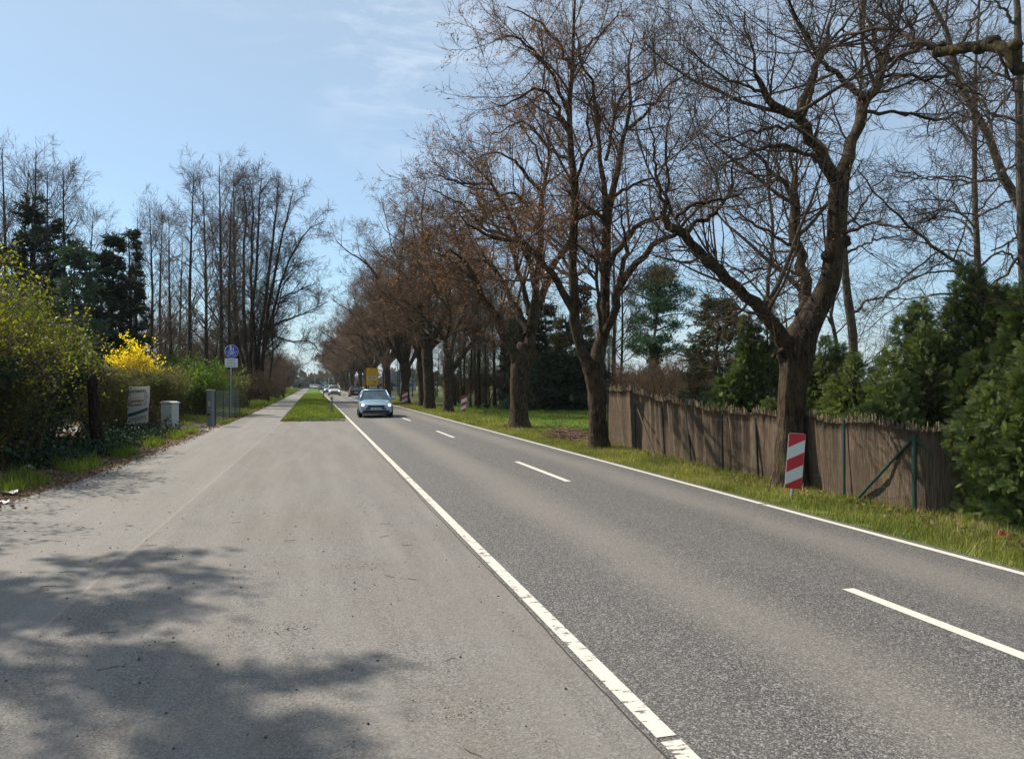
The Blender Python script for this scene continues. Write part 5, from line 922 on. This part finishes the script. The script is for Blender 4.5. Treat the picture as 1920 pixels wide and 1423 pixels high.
def m_ban(t, o):
    n = noise(t, coords(t), 3, 5); c = mix(t, math_(t, 'MULTIPLY', n, .5), (.72, .71, .66), (.42, .41, .36)); d = N(t, 'ShaderNodeBsdfDiffuse'); r_ = N(t, 'ShaderNodeBsdfTranslucent'); m = N(t, 'ShaderNodeMixShader'); m.inputs[0].default_value = .3
    t.links.new(c, d.inputs[0]); t.links.new(c, r_.inputs[0]); t.links.new(d.outputs[0], m.inputs[1]); t.links.new(r_.outputs[0], m.inputs[2]); t.links.new(m.outputs[0], o.inputs[0])
BAN = mat('banner_cloth', m_ban); BLU = plain('banner_blue', (.035, .085, .12), .8); BRD = plain('banner_red', (.32, .07, .06), .8); BGY = plain('banner_grey', (.05, .07, .1), .8)
z0, z1 = CAMH - (797 - 719) / F * 26.5, CAMH - (724 - 719) / F * 26.5; wB = .76; nx_, nz_ = 12, 20; rng = np.random.default_rng(610)
def bxy(u, f):
    xx = (-.5 + u) * wB * (1 - .03 * abs(math.sin(f * 5))) + .07 * f - .03 + .018 * math.sin(f * 9) * (1 - u); zz = z0 + (z1 - z0) * f + .1 * u * (1 - f) - .02 * u * (1 - u) * 4 * (f > .9); return xx, .012 * math.sin(u * 5 + f * 3) + .01 * math.sin(f * 11), zz
v = [bxy(i / nx_, k / nz_) for k in range(nz_ + 1) for i in range(nx_ + 1)]; v += [(a, b + .006, c_) for a, b, c_ in v]; N0 = (nx_ + 1) * (nz_ + 1)
q = [(k * (nx_ + 1) + i, k * (nx_ + 1) + i + 1, (k + 1) * (nx_ + 1) + i + 1, (k + 1) * (nx_ + 1) + i) for k in range(nz_) for i in range(nx_)]; q += [tuple(i + N0 for i in reversed(f)) for f in q]; make('cloth', v, q, BAN, root, True)
def bpatch(name, u0, u1, f0, f1, m, rise=0, curve=0):
    v = []; n_ = 10
    for k in (0, 1):
        for i in range(n_ + 1):
            u = u0 + (u1 - u0) * i / n_; f = (f0, f1)[k] + rise * (u - u0) + curve * (u - u0) ** 2; a, b, c_ = bxy(u, f); v.append((a, b - .006, c_))
    return make(name, v, [(i, i + 1, i + n_ + 2, i + n_ + 1) for i in range(n_)], m, root)
bpatch('blue_band', .02, .98, .2, .29, BLU, .07, .07)
def btext(s, u, f, size, m, rot=0, sx=1, nm='lettering'):
    a, b, c_ = bxy(u, f); return text_mesh(nm, s, size, m, root, (a, b - .03, c_), (R(90), R(rot), 0), 'CENTER', .001, sx, size * .03)
btext('HAUTMANN', .42, .86, .13, BGY, -3, .85); btext('CARPORT', .4, .6, .125, BRD, -3); btext('Tel.', .22, .5, .1, BGY, -3); bpatch('phone_mark', .36, .7, .485, .515, BGY, .02); bpatch('dash_mark', .34, .6, .69, .7, BGY, .02)
for i in range(7): bpatch('text_line', .74, .9 + .02 * (i % 3), .795 - i * .055, .812 - i * .055, BGY, .04)
bpatch('pale_footer', .06, .9, .05, .17, plain('footer', (.36, .37, .3), .8), .06)
m_ = MB(); [m_.tube([(xx, .05, 0), (xx, .05, z1 - .02)], .012, 6) for xx in (-.36, .4)]; m_.build('stake', BARK3, root)
x, y = at(172, 19.8); root = empty('tree_stump', (x, y, 0), 0, 'dark upright dead stump wrapped in ivy between bush and hedge', 'stump'); rng = np.random.default_rng(611); T = spl([(.18, 0, -.1), (.1, 0, .7), (0, 0, 2.0), (-.02, 0, 2.04), (-.02, 0, 2.05)], 12)[None]; m_v = knobby(T, np.array([[.2, .17, .16, .15, .15, .14, .14, .13, .13, .125, .12, .01]]), 12, rng, .08); make('trunk', *m_v, bark('dead_bark', (.01, .007, .006), (.05, .032, .024)), root, True)
x, y = G(395, 799)[:2]; root = empty('gate_post', (x, y, 0), R(-30), 'square grey gate post at the end of the wire mesh fence', 'gate post'); m_ = MB(); m_.box((0, 0, .72), (.24, .2, 1.56)); m_.build('shaft', GREYP, root, bev=.01); m_ = MB(); m_.box((0, 0, 1.52), (.3, .26, .05)); m_.build('cap', plain('post_cap', (.3, .3, .28), .8), root, bev=.01)
m_ = MB(); m_.box((.02, -.112, .95), (.1, .02, .22)); m_.build('bell_plate', STEEL, root); m_ = MB(); m_.box((-.02, -.11, .5), (.14, .016, .1)); m_.build('mail_slot', BLACK, root)
x0, y0 = x + .15, y + .3; x1, y1 = at(446, 46); x1 += .1; root = empty('mesh_fence', (x0, y0, 0), 0, 'greyish green wire mesh fence between gate post and blue sign', 'fence'); Ln = math.hypot(x1 - x0, y1 - y0); dx, dy = (x1 - x0), (y1 - y0); WIRE = plain('wire_grey', (.2, .24, .21), .6, .3, .4, .3)
m_ = MB(); nw = 70
for k in range(nw + 1): m_.tube([(dx * k / nw, dy * k / nw, .05), (dx * k / nw, dy * k / nw, 1.45)], .004, 3, False)
for k in range(12): m_.tube([(0, 0, .05 + k * .127), (dx, dy, .05 + k * .127)], .004, 3, False)
m_.build('wire_mesh', WIRE, root)
for k in range(5): m_ = MB(); m_.tube([(dx * k / 4, dy * k / 4, -.1), (dx * k / 4, dy * k / 4, 1.52)], .03, 8); m_.build('post', GPAINT, root)
# blue shared-path sign with its plate
Zs = 43.; x, y = at(434, Zs); root = empty('road_sign', (x, y, 0), R(14.5), 'round blue foot and cycle path sign with a white text plate on a slim post', 'road sign'); BLUE = plain('sign_blue', (.012, .06, .38), .4, 0, .5, .1); zt = CAMH + (719 - 659) / F * Zs
m_ = MB(); m_.tube([(-.06, .03, -.2), (0, .03, zt + .3)], .03, 8); m_.build('post', STEEL, root); rD = .37; SM = {}
m_ = MB(); m_.tube([(0, 0, zt), (0, -.012, zt)], rD, 40); m_.build('white_rim', WHITE, root); m_ = MB(); m_.tube([(0, -.012, zt), (0, -.018, zt)], rD * .945, 40); dsc = m_.build('disc', BLUE, root)
m_ = MB(); m_.box((0, -.021, zt - .02), (.62, .005, .025))
def person(cx_, cz, s_):
    m_.tube([(cx_, -.018, cz + .17 * s_), (cx_, -.024, cz + .17 * s_)], .036 * s_, 12); m_.prism([(cx_ - .055 * s_, cz + .12 * s_), (cx_ + .055 * s_, cz + .12 * s_), (cx_ + .04 * s_, cz - .02 * s_), (cx_ + .05 * s_, cz - .15 * s_), (cx_ + .015 * s_, cz - .15 * s_), (cx_, cz - .03 * s_), (cx_ - .02 * s_, cz - .15 * s_), (cx_ - .05 * s_, cz - .15 * s_), (cx_ - .04 * s_, cz)], -.024, -.018)
person(-.05, zt + .165, 1.); person(.09, zt + .11, .6)
for cx_ in (-.12, .12): m_.tube([(cx_ + .085 * math.cos(a), -.021, zt - .17 + .085 * math.sin(a)) for a in np.linspace(0, 6.283, 17)], .011, 4)
for a, b in [((-.12, -.17), (-.03, -.08)), ((-.03, -.08), (.07, -.08)), ((.07, -.08), (.12, -.17)), ((-.03, -.08), (0, -.17)), ((0, -.17), (-.12, -.17)), ((0, -.17), (.07, -.08)), ((.07, -.08), (.06, -.05)), ((-.05, -.055), (-.01, -.055))]: m_.tube([(a[0], -.021, zt + a[1]), (b[0], -.021, zt + b[1])], .01, 4)
m_.build('pictogram', WHITE, dsc); zp = zt - rD - .27
m_ = MB(); m_.box((-.01, 0, zp), (.69, .01, .5)); pl = m_.build('text_plate', WHITE, root, bev=.004)
for i, s_ in enumerate(['Landwirt-', 'schaftlicher', 'Verkehr frei']): text_mesh('lettering', s_, .135, BLACK, pl, (-.01, -.008, zp + .155 - i * .155), (R(90), 0, 0), 'CENTER', .001, .85)
# delineator posts
for i, (px, Z, lab) in enumerate([(622, 44.5, 'white and black roadside marker post on the median, the nearer one'), (606.5, 82, 'roadside marker post on the median, the farther one')]):
    x, y = at(px, Z); root = empty('marker_post', (x, y, .03), 0, lab, 'marker post', 'roadside marker posts'); pr = [(-.06, -.03), (.06, -.03), (.05, .03), (0, .05), (-.05, .03)]
    m_ = MB(); m_.prism(pr, -.2, .66, 'z'); m_.build('shaft', plain('post_backlit', (.22, .22, .21), .7, 0, .3, .5), root); m_ = MB(); m_.prism([(a * 1.02, b * 1.02) for a, b in pr], .66, .9, 'z'); m_.build('black_band', BLACK, root); m_ = MB(); m_.prism(pr, .9, 1.0, 'z'); m_.build('cap', plain('post_backlit', (.22, .22, .21), .7, 0, .3, .5), root); m_ = MB(); m_.box((0, -.035, .78), (.045, .01, .16)); m_.build('reflector', WHITE, root)  # white shaft and cap: their backlit shade is put into the grey
# yellow direction sign
x, y = at(698, 100); root = empty('direction_sign', (x, y, -.1), R(12), 'large yellow direction sign board among the right roadside trees', 'direction sign'); YEL = plain('sign_yellow', (.75, .42, .02), .5, 0, .4, .15)
m_ = MB(); m_.box((0, 0, 2.8), (1.62, .04, 2.2)); pn_ = m_.build('panel', YEL, root, bev=.02); m_ = MB(); m_.box((-.08, -.03, 2.6), (1.25, .015, .34)); pw_ = m_.build('white_field', WHITE, pn_); m_ = MB(); [m_.box((-.5 + .085 * k_ + (.12 if k_ > 4 else 0), -.041, 2.62), (.05, .006, .12 + .03 * (k_ % 3))) for k_ in range(10)]; m_.build('lettering', BLACK, pw_); m_ = MB(); m_.box((.3, -.03, 2.05), (.3, .01, .12)); m_.build('arrow_mark', BLACK, pn_)
m_ = MB(); m_.box((.1, 0, 1.42), (1.0, .03, .34)); m_.build('lower_plate', plain('plate_cream', (.5, .48, .38), .6), root)
for sx_ in (-.6, .6): m_ = MB(); m_.tube([(sx_, .05, -.2), (sx_, .05, 3.8)], .05, 8); m_.build('post', STEEL, root)
# ---- cars
TYRE = plain('tyre_rubber', (.012, .012, .012), .85, 0, .2, .2); RIM = plain('rim_alloy', (.35, .36, .37), .35, .8, .5, .1); TRIM = plain('car_trim', (.012, .013, .015), .5); CHR = plain('chrome', (.6, .6, .6), .15, 1, .5, .05)
def m_glass(t, o): pbsdf(t, o, ramp(t, noise(t, coords(t), 1.4, 3), [(.35, (.012, .03, .045)), (.7, (.06, .11, .14))]), .06, None, 0, .8)
GLASS = mat('car_glass', m_glass); LAMP = emit('lamp_lit', (1, .93, .82), 3.2); LENS = plain('lamp_lens', (.5, .52, .55), .1, 0, .8, .1, 1.0); TAIL = plain('tail_lamp', (.25, .01, .01), .2, 0, .6)
def car(name, x, y, rz, paint, label, suv=0, lit=True, facing=True, group='cars on the road', L_=4.2, W_=1.79, Hh=1.48, roofbars=False):
    """front faces -Y; loft of rounded cross sections"""
    root = empty(name, (x, y, gz(x)), rz, label, 'car', group); k = Hh / 1.48
    # lower body stations: y, half width, z bottom, z waist, z top-of-body
    st_ = [(-2.1, .52, .30, .50, .55), (-2.06, .70, .22, .56, .66), (-1.93, .81, .19, .62, .74), (-1.6, .875, .18, .66, .83), (-1.1, .89, .18, .7, .93), (-.75, .893, .18, .72, .98), (0, .895, .18, .74, 1.0), (1.0, .893, .18, .75, 1.01), (1.6, .87, .2, .75, 1.0), (1.95, .82, .24, .72, .97), (2.08, .74, .3, .66, .9), (2.12, .6, .36, .6, .8)]
    v = []; m = 12
    for (yy, hw, zb, zw, zt_) in st_:
        hw *= W_ / 1.79; yy *= L_ / 4.22; sec = [(hw * .86, zb), (hw * .98, zb + .1), (hw, (zb + zw) / 2), (hw * .995, zw), (hw * .95, zw + (zt_ - zw) * .55), (hw * .82, zt_ - .012), (hw * .4, zt_ + .012)]
        sec = [(a, b * k) for a, b in sec]; sec = sec + [(-a, b) for a, b in reversed(sec)]; v += [(a, yy, b) for a, b in sec]
    m = 14; ns = len(st_); mb = MB(); mb.add(v, [(i * m + j, i * m + (j + 1) % m, (i + 1) * m + (j + 1) % m, (i + 1) * m + j) for i in range(ns - 1) for j in range(m)] + [tuple(range(m)), tuple(range((ns - 1) * m + m - 1, (ns - 1) * m - 1, -1))])
    body = mb.build('body', paint, root, True); sb = body.modifiers.new('s', 'SUBSURF'); sb.levels = sb.render_levels = 1
    # cabin
    sy = L_ / 4.22; cw = W_ / 1.79; cb = [(-1.12, .80, .9), (-.35, .60, 1.44), (.1, .58, 1.475), (.9, .585, 1.46), (1.45, .60, 1.38), (1.98, .76, .95)]
    if suv: cb = [(-1.0, .82, .92), (-.45, .66, 1.43), (.2, .64, 1.48), (1.2, .65, 1.47), (1.7, .66, 1.42), (2.02, .8, .95)]
    v = []
    for yy, hw, zt_ in cb: v += [(hw * cw, yy * sy, zt_ * k - (.03 if zt_ > 1 else 0)), (hw * .8 * cw, yy * sy, zt_ * k), (-hw * .8 * cw, yy * sy, zt_ * k), (-hw * cw, yy * sy, zt_ * k - (.03 if zt_ > 1 else 0))]
    mb = MB(); nC = len(cb); mb.add(v, [(i * 4 + j, i * 4 + j + 1, i * 4 + j + 5, i * 4 + j + 4) for i in range(1, nC - 2) for j in range(3)]); n_ = len(mb.v)
    # pillars as tapered bars
    def bar(a, b, r_=.035): mb.tube([a, b], r_, 6)
    for s_ in (1, -1):
        hw0, hw1, hw2, hw3 = [c_[1] * cw * s_ for c_ in (cb[0], cb[1], cb[-2], cb[-1])]
        bar((hw0 * 1.04, cb[0][0] * sy, cb[0][2] * k), (hw1 * 1.0, cb[1][0] * sy, cb[1][2] * k - .03), .042); bar((hw3 * 1.08, cb[-1][0] * sy, cb[-1][2] * k), (hw2 * 1.03, cb[-2][0] * sy, cb[-2][2] * k - .03), .06)
        bar((.86 * s_ * cw, .15, .98 * k), (.615 * s_ * cw, .15, 1.44 * k), .035); bar((hw1, cb[1][0] * sy, cb[1][2] * k - .03), (hw2, cb[-2][0] * sy, cb[-2][2] * k - .03), .035)
    bar((-cb[1][1] * cw, cb[1][0] * sy, cb[1][2] * k - .02), (cb[1][1] * cw, cb[1][0] * sy, cb[1][2] * k - .02), .03)
    mb.build('roof', paint, root, True)
    def pane(nm, pts, par=root): mb = MB(); mb.add(pts, [(0, 1, 2, 3)]); return mb.build(nm, GLASS, par)
    a, b = cb[0], cb[1]; pane('windscreen', [(-a[1] * cw, a[0] * sy, a[2] * k), (a[1] * cw, a[0] * sy, a[2] * k), (b[1] * cw, b[0] * sy, b[2] * k - .04), (-b[1] * cw, b[0] * sy, b[2] * k - .04)])
    a, b = cb[-1], cb[-2]; pane('rear_window', [(a[1] * cw, a[0] * sy, a[2] * k), (-a[1] * cw, a[0] * sy, a[2] * k), (-b[1] * cw, b[0] * sy, b[2] * k - .04), (b[1] * cw, b[0] * sy, b[2] * k - .04)])
    for s_ in (1, -1): pane('side_window', [(cb[0][1] * cw * s_ * 1.05, cb[0][0] * sy, .93 * k), (cb[1][1] * s_ * cw, cb[1][0] * sy, cb[1][2] * k - .05), (cb[-2][1] * s_ * cw, cb[-2][0] * sy, cb[-2][2] * k - .05), (cb[-1][1] * s_ * cw * 1.08, cb[-1][0] * sy, .93 * k)])
    for s_ in (1, -1):
        for yy in (-1.32, 1.3):
            mb = MB(); mb.tube([(.9 * cw * s_, yy * sy, .315), (.885 * cw * s_, yy * sy, .315), (.7 * cw * s_, yy * sy, .315), (.68 * cw * s_, yy * sy, .315)], [.27, .315, .315, .28], 22); t_ = mb.build('tyre', TYRE, root, True)
            mb = MB(); mb.tube([(.905 * cw * s_, yy * sy, .315), (.88 * cw * s_, yy * sy, .315)], [.2, .21], 18); mb.tube([(.915 * cw * s_, yy * sy, .315), (.9 * cw * s_, yy * sy, .315)], .05, 10); mb.build('rim', RIM, t_)
        mb = MB(); mb.box((.97 * cw * s_, -.72 * sy, 1.0 * k), (.2, .12, .13)); mb.build('wing_mirror', paint, root, bev=.04)
        fy = -1.98 * sy; mb = MB(); mb.prism([(.42 * s_, .66 * k), (.78 * s_, .78 * k), (.84 * s_, .70 * k), (.80 * s_, .60 * k), (.46 * s_, .575 * k)], fy - .10, fy + .4); h_ = mb.build('headlight', LENS, root); mb = MB(); mb.tube([(.68 * s_, fy - .105, .67 * k), (.68 * s_, fy - .125, .67 * k)], .062, 14); mb.build('bulb', LAMP if lit else CHR, h_)
        mb = MB(); mb.box((.7 * s_ * cw, 2.05 * sy, .8 * k), (.26, .1, .16)); mb.build('tail_light', TAIL, root)
        mb = MB(); mb.box((.66 * s_, -2.06 * sy, .33 * k), (.2, .06, .07)); mb.build('fog_lamp', LENS, root)
    mb = MB(); mb.prism([(-.44, .585 * k), (.44, .585 * k), (.42, .665 * k), (-.42, .665 * k)], -2.115 * sy, -2.0 * sy); g_ = mb.build('grille', TRIM, root); mb = MB(); mb.tube([(.06 * math.cos(a), -2.122 * sy, (.625 * k) + .06 * math.sin(a)) for a in np.linspace(0, 6.283, 15)], .008, 4); mb.tube([(-.03, -2.122 * sy, .66 * k), (0, -2.122 * sy, .6 * k), (.03, -2.122 * sy, .66 * k)], .006, 4); mb.build('badge', CHR, g_)
    mb = MB(); mb.prism([(-.72, .27 * k), (.72, .27 * k), (.66, .39 * k), (-.66, .39 * k)], -2.125 * sy, -1.98 * sy); mb.build('air_intake', TRIM, root); mb = MB(); mb.box((0, -2.135 * sy, .475 * k), (.52, .02, .11)); pl_ = mb.build('number_plate', WHITE, root); mt_ = MB(); [mt_.box((-.17 + .055 * q_ + (.03 if q_ > 2 else 0), -2.146 * sy, .475 * k), (.03, .004, .065)) for q_ in range(7)]; mt_.build('lettering', BLACK, pl_)
    mb = MB(); mb.box((0, 2.13 * sy, .62 * k), (.52, .02, .11)); mb.build('rear_plate', WHITE, root); mb = MB(); mb.prism([(-.74, .22 * k), (.74, .22 * k), (.76, .36 * k), (-.76, .36 * k)], 2.02 * sy, 2.15 * sy); mb.build('rear_bumper', TRIM, root)
    mb = MB(); mb.box((0, -.85 * sy, .955 * k), (1.3 * cw, .12, .02), 0, R(12)); mb.build('wiper', TRIM, root); mb = MB(); mb.box((0, 0, .22), (1.5 * cw, 3.6 * sy, .1)); mb.build('underbody', TRIM, root)
    mb = MB(); [mb.box((s_ * .3, -.1, 1.0), (.42, .16, .3)) for s_ in (-1, 1)]; mb.build('seat_back', TRIM, root)
    if roofbars:
        for s_ in (1, -1): mb = MB(); mb.tube([(.5 * s_, -.3, 1.5 * k), (.5 * s_, 0, 1.55 * k), (.5 * s_, 1.2, 1.54 * k), (.5 * s_, 1.5, 1.48 * k)], .025, 6); mb.build('roof_rail', CHR, root)
    return root
def paint(name, col): return plain(name, col, .28, .35, .5, .12, .8)
car('car', 3.24, 42.4, R(-2), paint('blue_paint', (.3, .44, .58)), 'light blue metallic hatchback with lit headlights, nearest car, coming towards the camera')
car('car', 3.1, 119.0, R(-1), paint('white_paint', (.7, .7, .68)), 'white estate car behind the blue hatchback, coming towards the camera', 1, True, Hh=1.55, W_=1.8, roofbars=True)
car('car', 2.75, 146, 0, paint('silver_blue_paint', (.35, .45, .5)), 'pale silver blue car just behind the white estate car', Hh=1.5)
car('car', 5.6, 107, R(180), paint('dark_red_paint', (.035, .018, .028)), 'dark maroon car driving away in the right lane', lit=False, Hh=1.46)
for i, (px, Z, cl, lab) in enumerate([(602.5, 200, (.03, .04, .05), 'dark car far down the road, left of the silver one'), (592, 250, (.7, .7, .68), 'small white car at the far road end below the dark roof'), (586, 262, (.6, .6, .55), 'pale van-like car farthest left at the road end')]):
    x, y = at(px, Z); car('car', max(x, 2.3) if i == 0 else x, y, 0, paint(f'far_paint_{i}', cl), lab, 1, False)
# ---- far street things
x, y = at(590.5, 270); root = empty('street_lamp', (x, y, 0), 0, 'tall grey street lamp with a curved arm at the far road end', 'street lamp'); m_ = MB(); m_.tube([(0, 0, -.2), (0, 0, 7.0)], [.09, .06], 8); m_.build('pole', STEEL, root)
m_ = MB(); m_.tube([(0, 0, 6.8), (.6, 0, 7.4), (1.6, 0, 7.8), (2.5, 0, 7.9)], .04, 6); m_.build('arm', STEEL, root); m_ = MB(); m_.box((2.7, 0, 7.88), (.7, .25, .12)); m_.build('lamp_head', GREYP, root, bev=.04); m_ = MB(); m_.box((-.25, 0, 6.6), (.5, .2, .12)); m_.build('side_lamp', GREYP, root)
x, y = at(616.5, 235); root = empty('pole', (x, y, 0), 0, 'slim white pole at the far road end, right of the triangular sign', 'pole'); m_ = MB(); m_.tube([(0, 0, -.2), (0, 0, 3.6)], .08, 8); m_.build('shaft', WHITE, root); m_ = MB(); m_.box((0, 0, 3.65), (.3, .2, .12)); m_.build('head', GREYP, root)
x, y = at(609.5, 230); root = empty('warning_sign', (x, y, 0), R(8), 'pale triangular sign seen small at the far road end', 'road sign'); m_ = MB(); m_.tube([(0, .03, -.2), (0, .03, 2.1)], .035, 6); m_.build('post', STEEL, root); m_ = MB(); m_.prism([(-.48, 1.75), (.48, 1.75), (0, 2.6)], -.01, .01); m_.build('panel', plain('sign_back', (.6, .6, .58), .5), root)
x, y = at(634, 165); root = empty('bus_stop_sign', (x, y, -.1), R(8), 'small yellow sign on a post among the far right trees', 'road sign'); m_ = MB(); m_.tube([(0, .03, -.2), (0, .03, 2.0)], .035, 6); m_.build('post', STEEL, root); m_ = MB(); m_.box((0, 0, 1.7), (.38, .02, .75)); m_.build('panel', YEL, root)
def house(name, px, Z, wd, dp, hw, hr, wall, roofm, label, rz=0):
    x, y = at(px, Z); root = empty(name, (x, y, 0), rz, label, 'house'); m_ = MB(); m_.box((0, dp / 2, hw / 2), (wd, dp, hw)); wl = m_.build('wall', wall, root)
    m_ = MB(); m_.prism([(-wd / 2 - .4, hw), (wd / 2 + .4, hw), (wd / 2 - .3 * wd, hw + hr), (-wd / 2 + .3 * wd, hw + hr)], -.4, dp + .4); rf = m_.build('roof', roofm, root); m_ = MB(); m_.box((wd * .15, dp * .5, hw + hr), (.5, .5, 1)); m_.build('chimney', plain('brick', (.2, .08, .06), .9), rf)
    for i in range(3): m_ = MB(); m_.box((-wd / 2 + wd * (i + .5) / 3, -.02, hw * .55), (wd * .14, .06, hw * .35)); w_ = m_.build('window', plain('far_window', (.05, .07, .09), .2), root); m_ = MB(); m_.box((-wd / 2 + wd * (i + .5) / 3, -.04, hw * .55 - hw * .19), (wd * .17, .1, .08)); m_.build('sill', WHITE, w_)
    m_ = MB(); m_.box((-wd * .12, -.03, 1.0), (1.0, .06, 2.0)); m_.build('door', TRIM, root)
house('house', 592, 330, 5, 8, 1.3, 1.6, plain('house_wall', (.5, .47, .4), .9), plain('roof_dark', (.03, .028, .028), .8), 'small house with a dark roof at the far road end'); house('house', 602, 340, 5.5, 9, 2.4, .3, plain('house_bluegrey', (.25, .32, .38), .8), plain('roof_grey', (.2, .24, .28), .8), 'blue-grey flat building at the far road end')
house('house', 566, 300, 7, 8, 1.5, .8, plain('house_wall2', (.16, .19, .21), .9), plain('roof_bluish', (.12, .14, .16), .8), 'pale low house behind the far end of the left bank'); house('house', 742, 190, 10, 8, 2.5, 2.0, plain('house_wall3', (.3, .3, .3), .9), plain('roof_grey', (.2, .24, .28), .8), 'grey house glimpsed between the roadside trunks')
# overhead cable, brush pile, litter
root = empty('overhead_cable', Q(0, 581, 15), 0, 'thin black overhead cable entering the bushes at the left edge', 'cable'); p0, p1 = Q(-300, 520, 14), Q(120, 606, 19); m_ = MB(); m_.tube([tuple(p0 + (p1 - p0) * t_ + np.array((0, 0, -.25 * math.sin(math.pi * t_))) - np.array(root.location)) for t_ in np.linspace(0, 1, 12)], .012, 6); m_.build('wire', BLACK, root)
rng = np.random.default_rng(620); c0 = G(1052, 822, -.1); K = 420; P = np.empty((K, 5, 3)); P[:, 0] = np.stack([rng.normal(c0[0] + .25, .35, K), rng.normal(c0[1], .95, K), 0 * np.zeros(K)], 1); dd = ((P[:, 0, :2] - c0[:2]) / np.array((.6, 1.4))); P[:, 0, 2] = -.1 + .38 * np.exp(-(dd ** 2).sum(1)) * rng.random(K)
d = nrm(np.stack([rng.normal(.25, .5, K), rng.normal(-1, .5, K), rng.normal(.05, .12, K)], 1))
for k in range(1, 5): P[:, k] = P[:, k - 1] + d * .22; d = nrm(d + rng.normal(0, .1, (K, 3)) - np.array((0, 0, .03))); P[:, k, 2] = np.maximum(P[:, k, 2], -.09)
v, q = tubes(P, np.tile(np.linspace(.013, .005, 5), (K, 1)), 4); tag(make('brush_pile', v, q, plain('cut_brush', (.17, .11, .075), .9, 0, .2, .5)), 'low heap of cut brown twigs on the grass between two roadside trees', 'brush pile')
def scrap(name, px, py, s_, m, label, seed):
    rng = np.random.default_rng(seed); c_ = G(px, py, 0 if px < 900 else -.09); n_ = 6; v = [(c_[0] + s_ * (i / n_ - .5) * 1.6, c_[1] + s_ * (j / n_ - .5), c_[2] + .012 + abs(rng.normal(0, .028))) for j in range(n_ + 1) for i in range(n_ + 1)]; v += [(a, b, c__ - .004) for a, b, c__ in v]; N_ = (n_ + 1) ** 2
    q = [(j * (n_ + 1) + i, j * (n_ + 1) + i + 1, (j + 1) * (n_ + 1) + i + 1, (j + 1) * (n_ + 1) + i) for j in range(n_) for i in range(n_)]; q += [tuple(i + N_ for i in reversed(f)) for f in q]; tag(make(name, v, q, m), label, 'litter')
scrap('paper_scrap', 54, 878, .16, WHITE, 'small crumpled white paper on the grass edge under the left bushes', 1); scrap('paper_scrap', 6, 927, .24, WHITE, 'crumpled white paper at the left picture edge on brown litter', 2); scrap('red_wrapper', 1880, 1006, .07, plain('wrapper_red', (.5, .06, .05), .5), 'crumpled red wrapper on the verge under the bright thuja', 3)
scrap('paper_scrap', 2, 945, .12, WHITE, 'tiny white scrap just below the crumpled paper at the left edge', 4)

# ---------------------------------------------------------------- air
m_ = MB(); m_.box((60, 420, 12), (760, 900, 34)); hz_ = m_.build('haze', mat('haze', lambda t, o: None)); tag(hz_, kind='stuff')
t_ = MATS['haze'].node_tree; o_ = [n for n in t_.nodes if n.type == 'OUTPUT_MATERIAL'][0]; pv = N(t_, 'ShaderNodeVolumePrincipled'); pv.inputs['Color'].default_value = (.86, .93, 1, 1); pv.inputs['Density'].default_value = .00013; pv.inputs['Anisotropy'].default_value = 0; t_.links.new(pv.outputs[0], o_.inputs['Volume'])
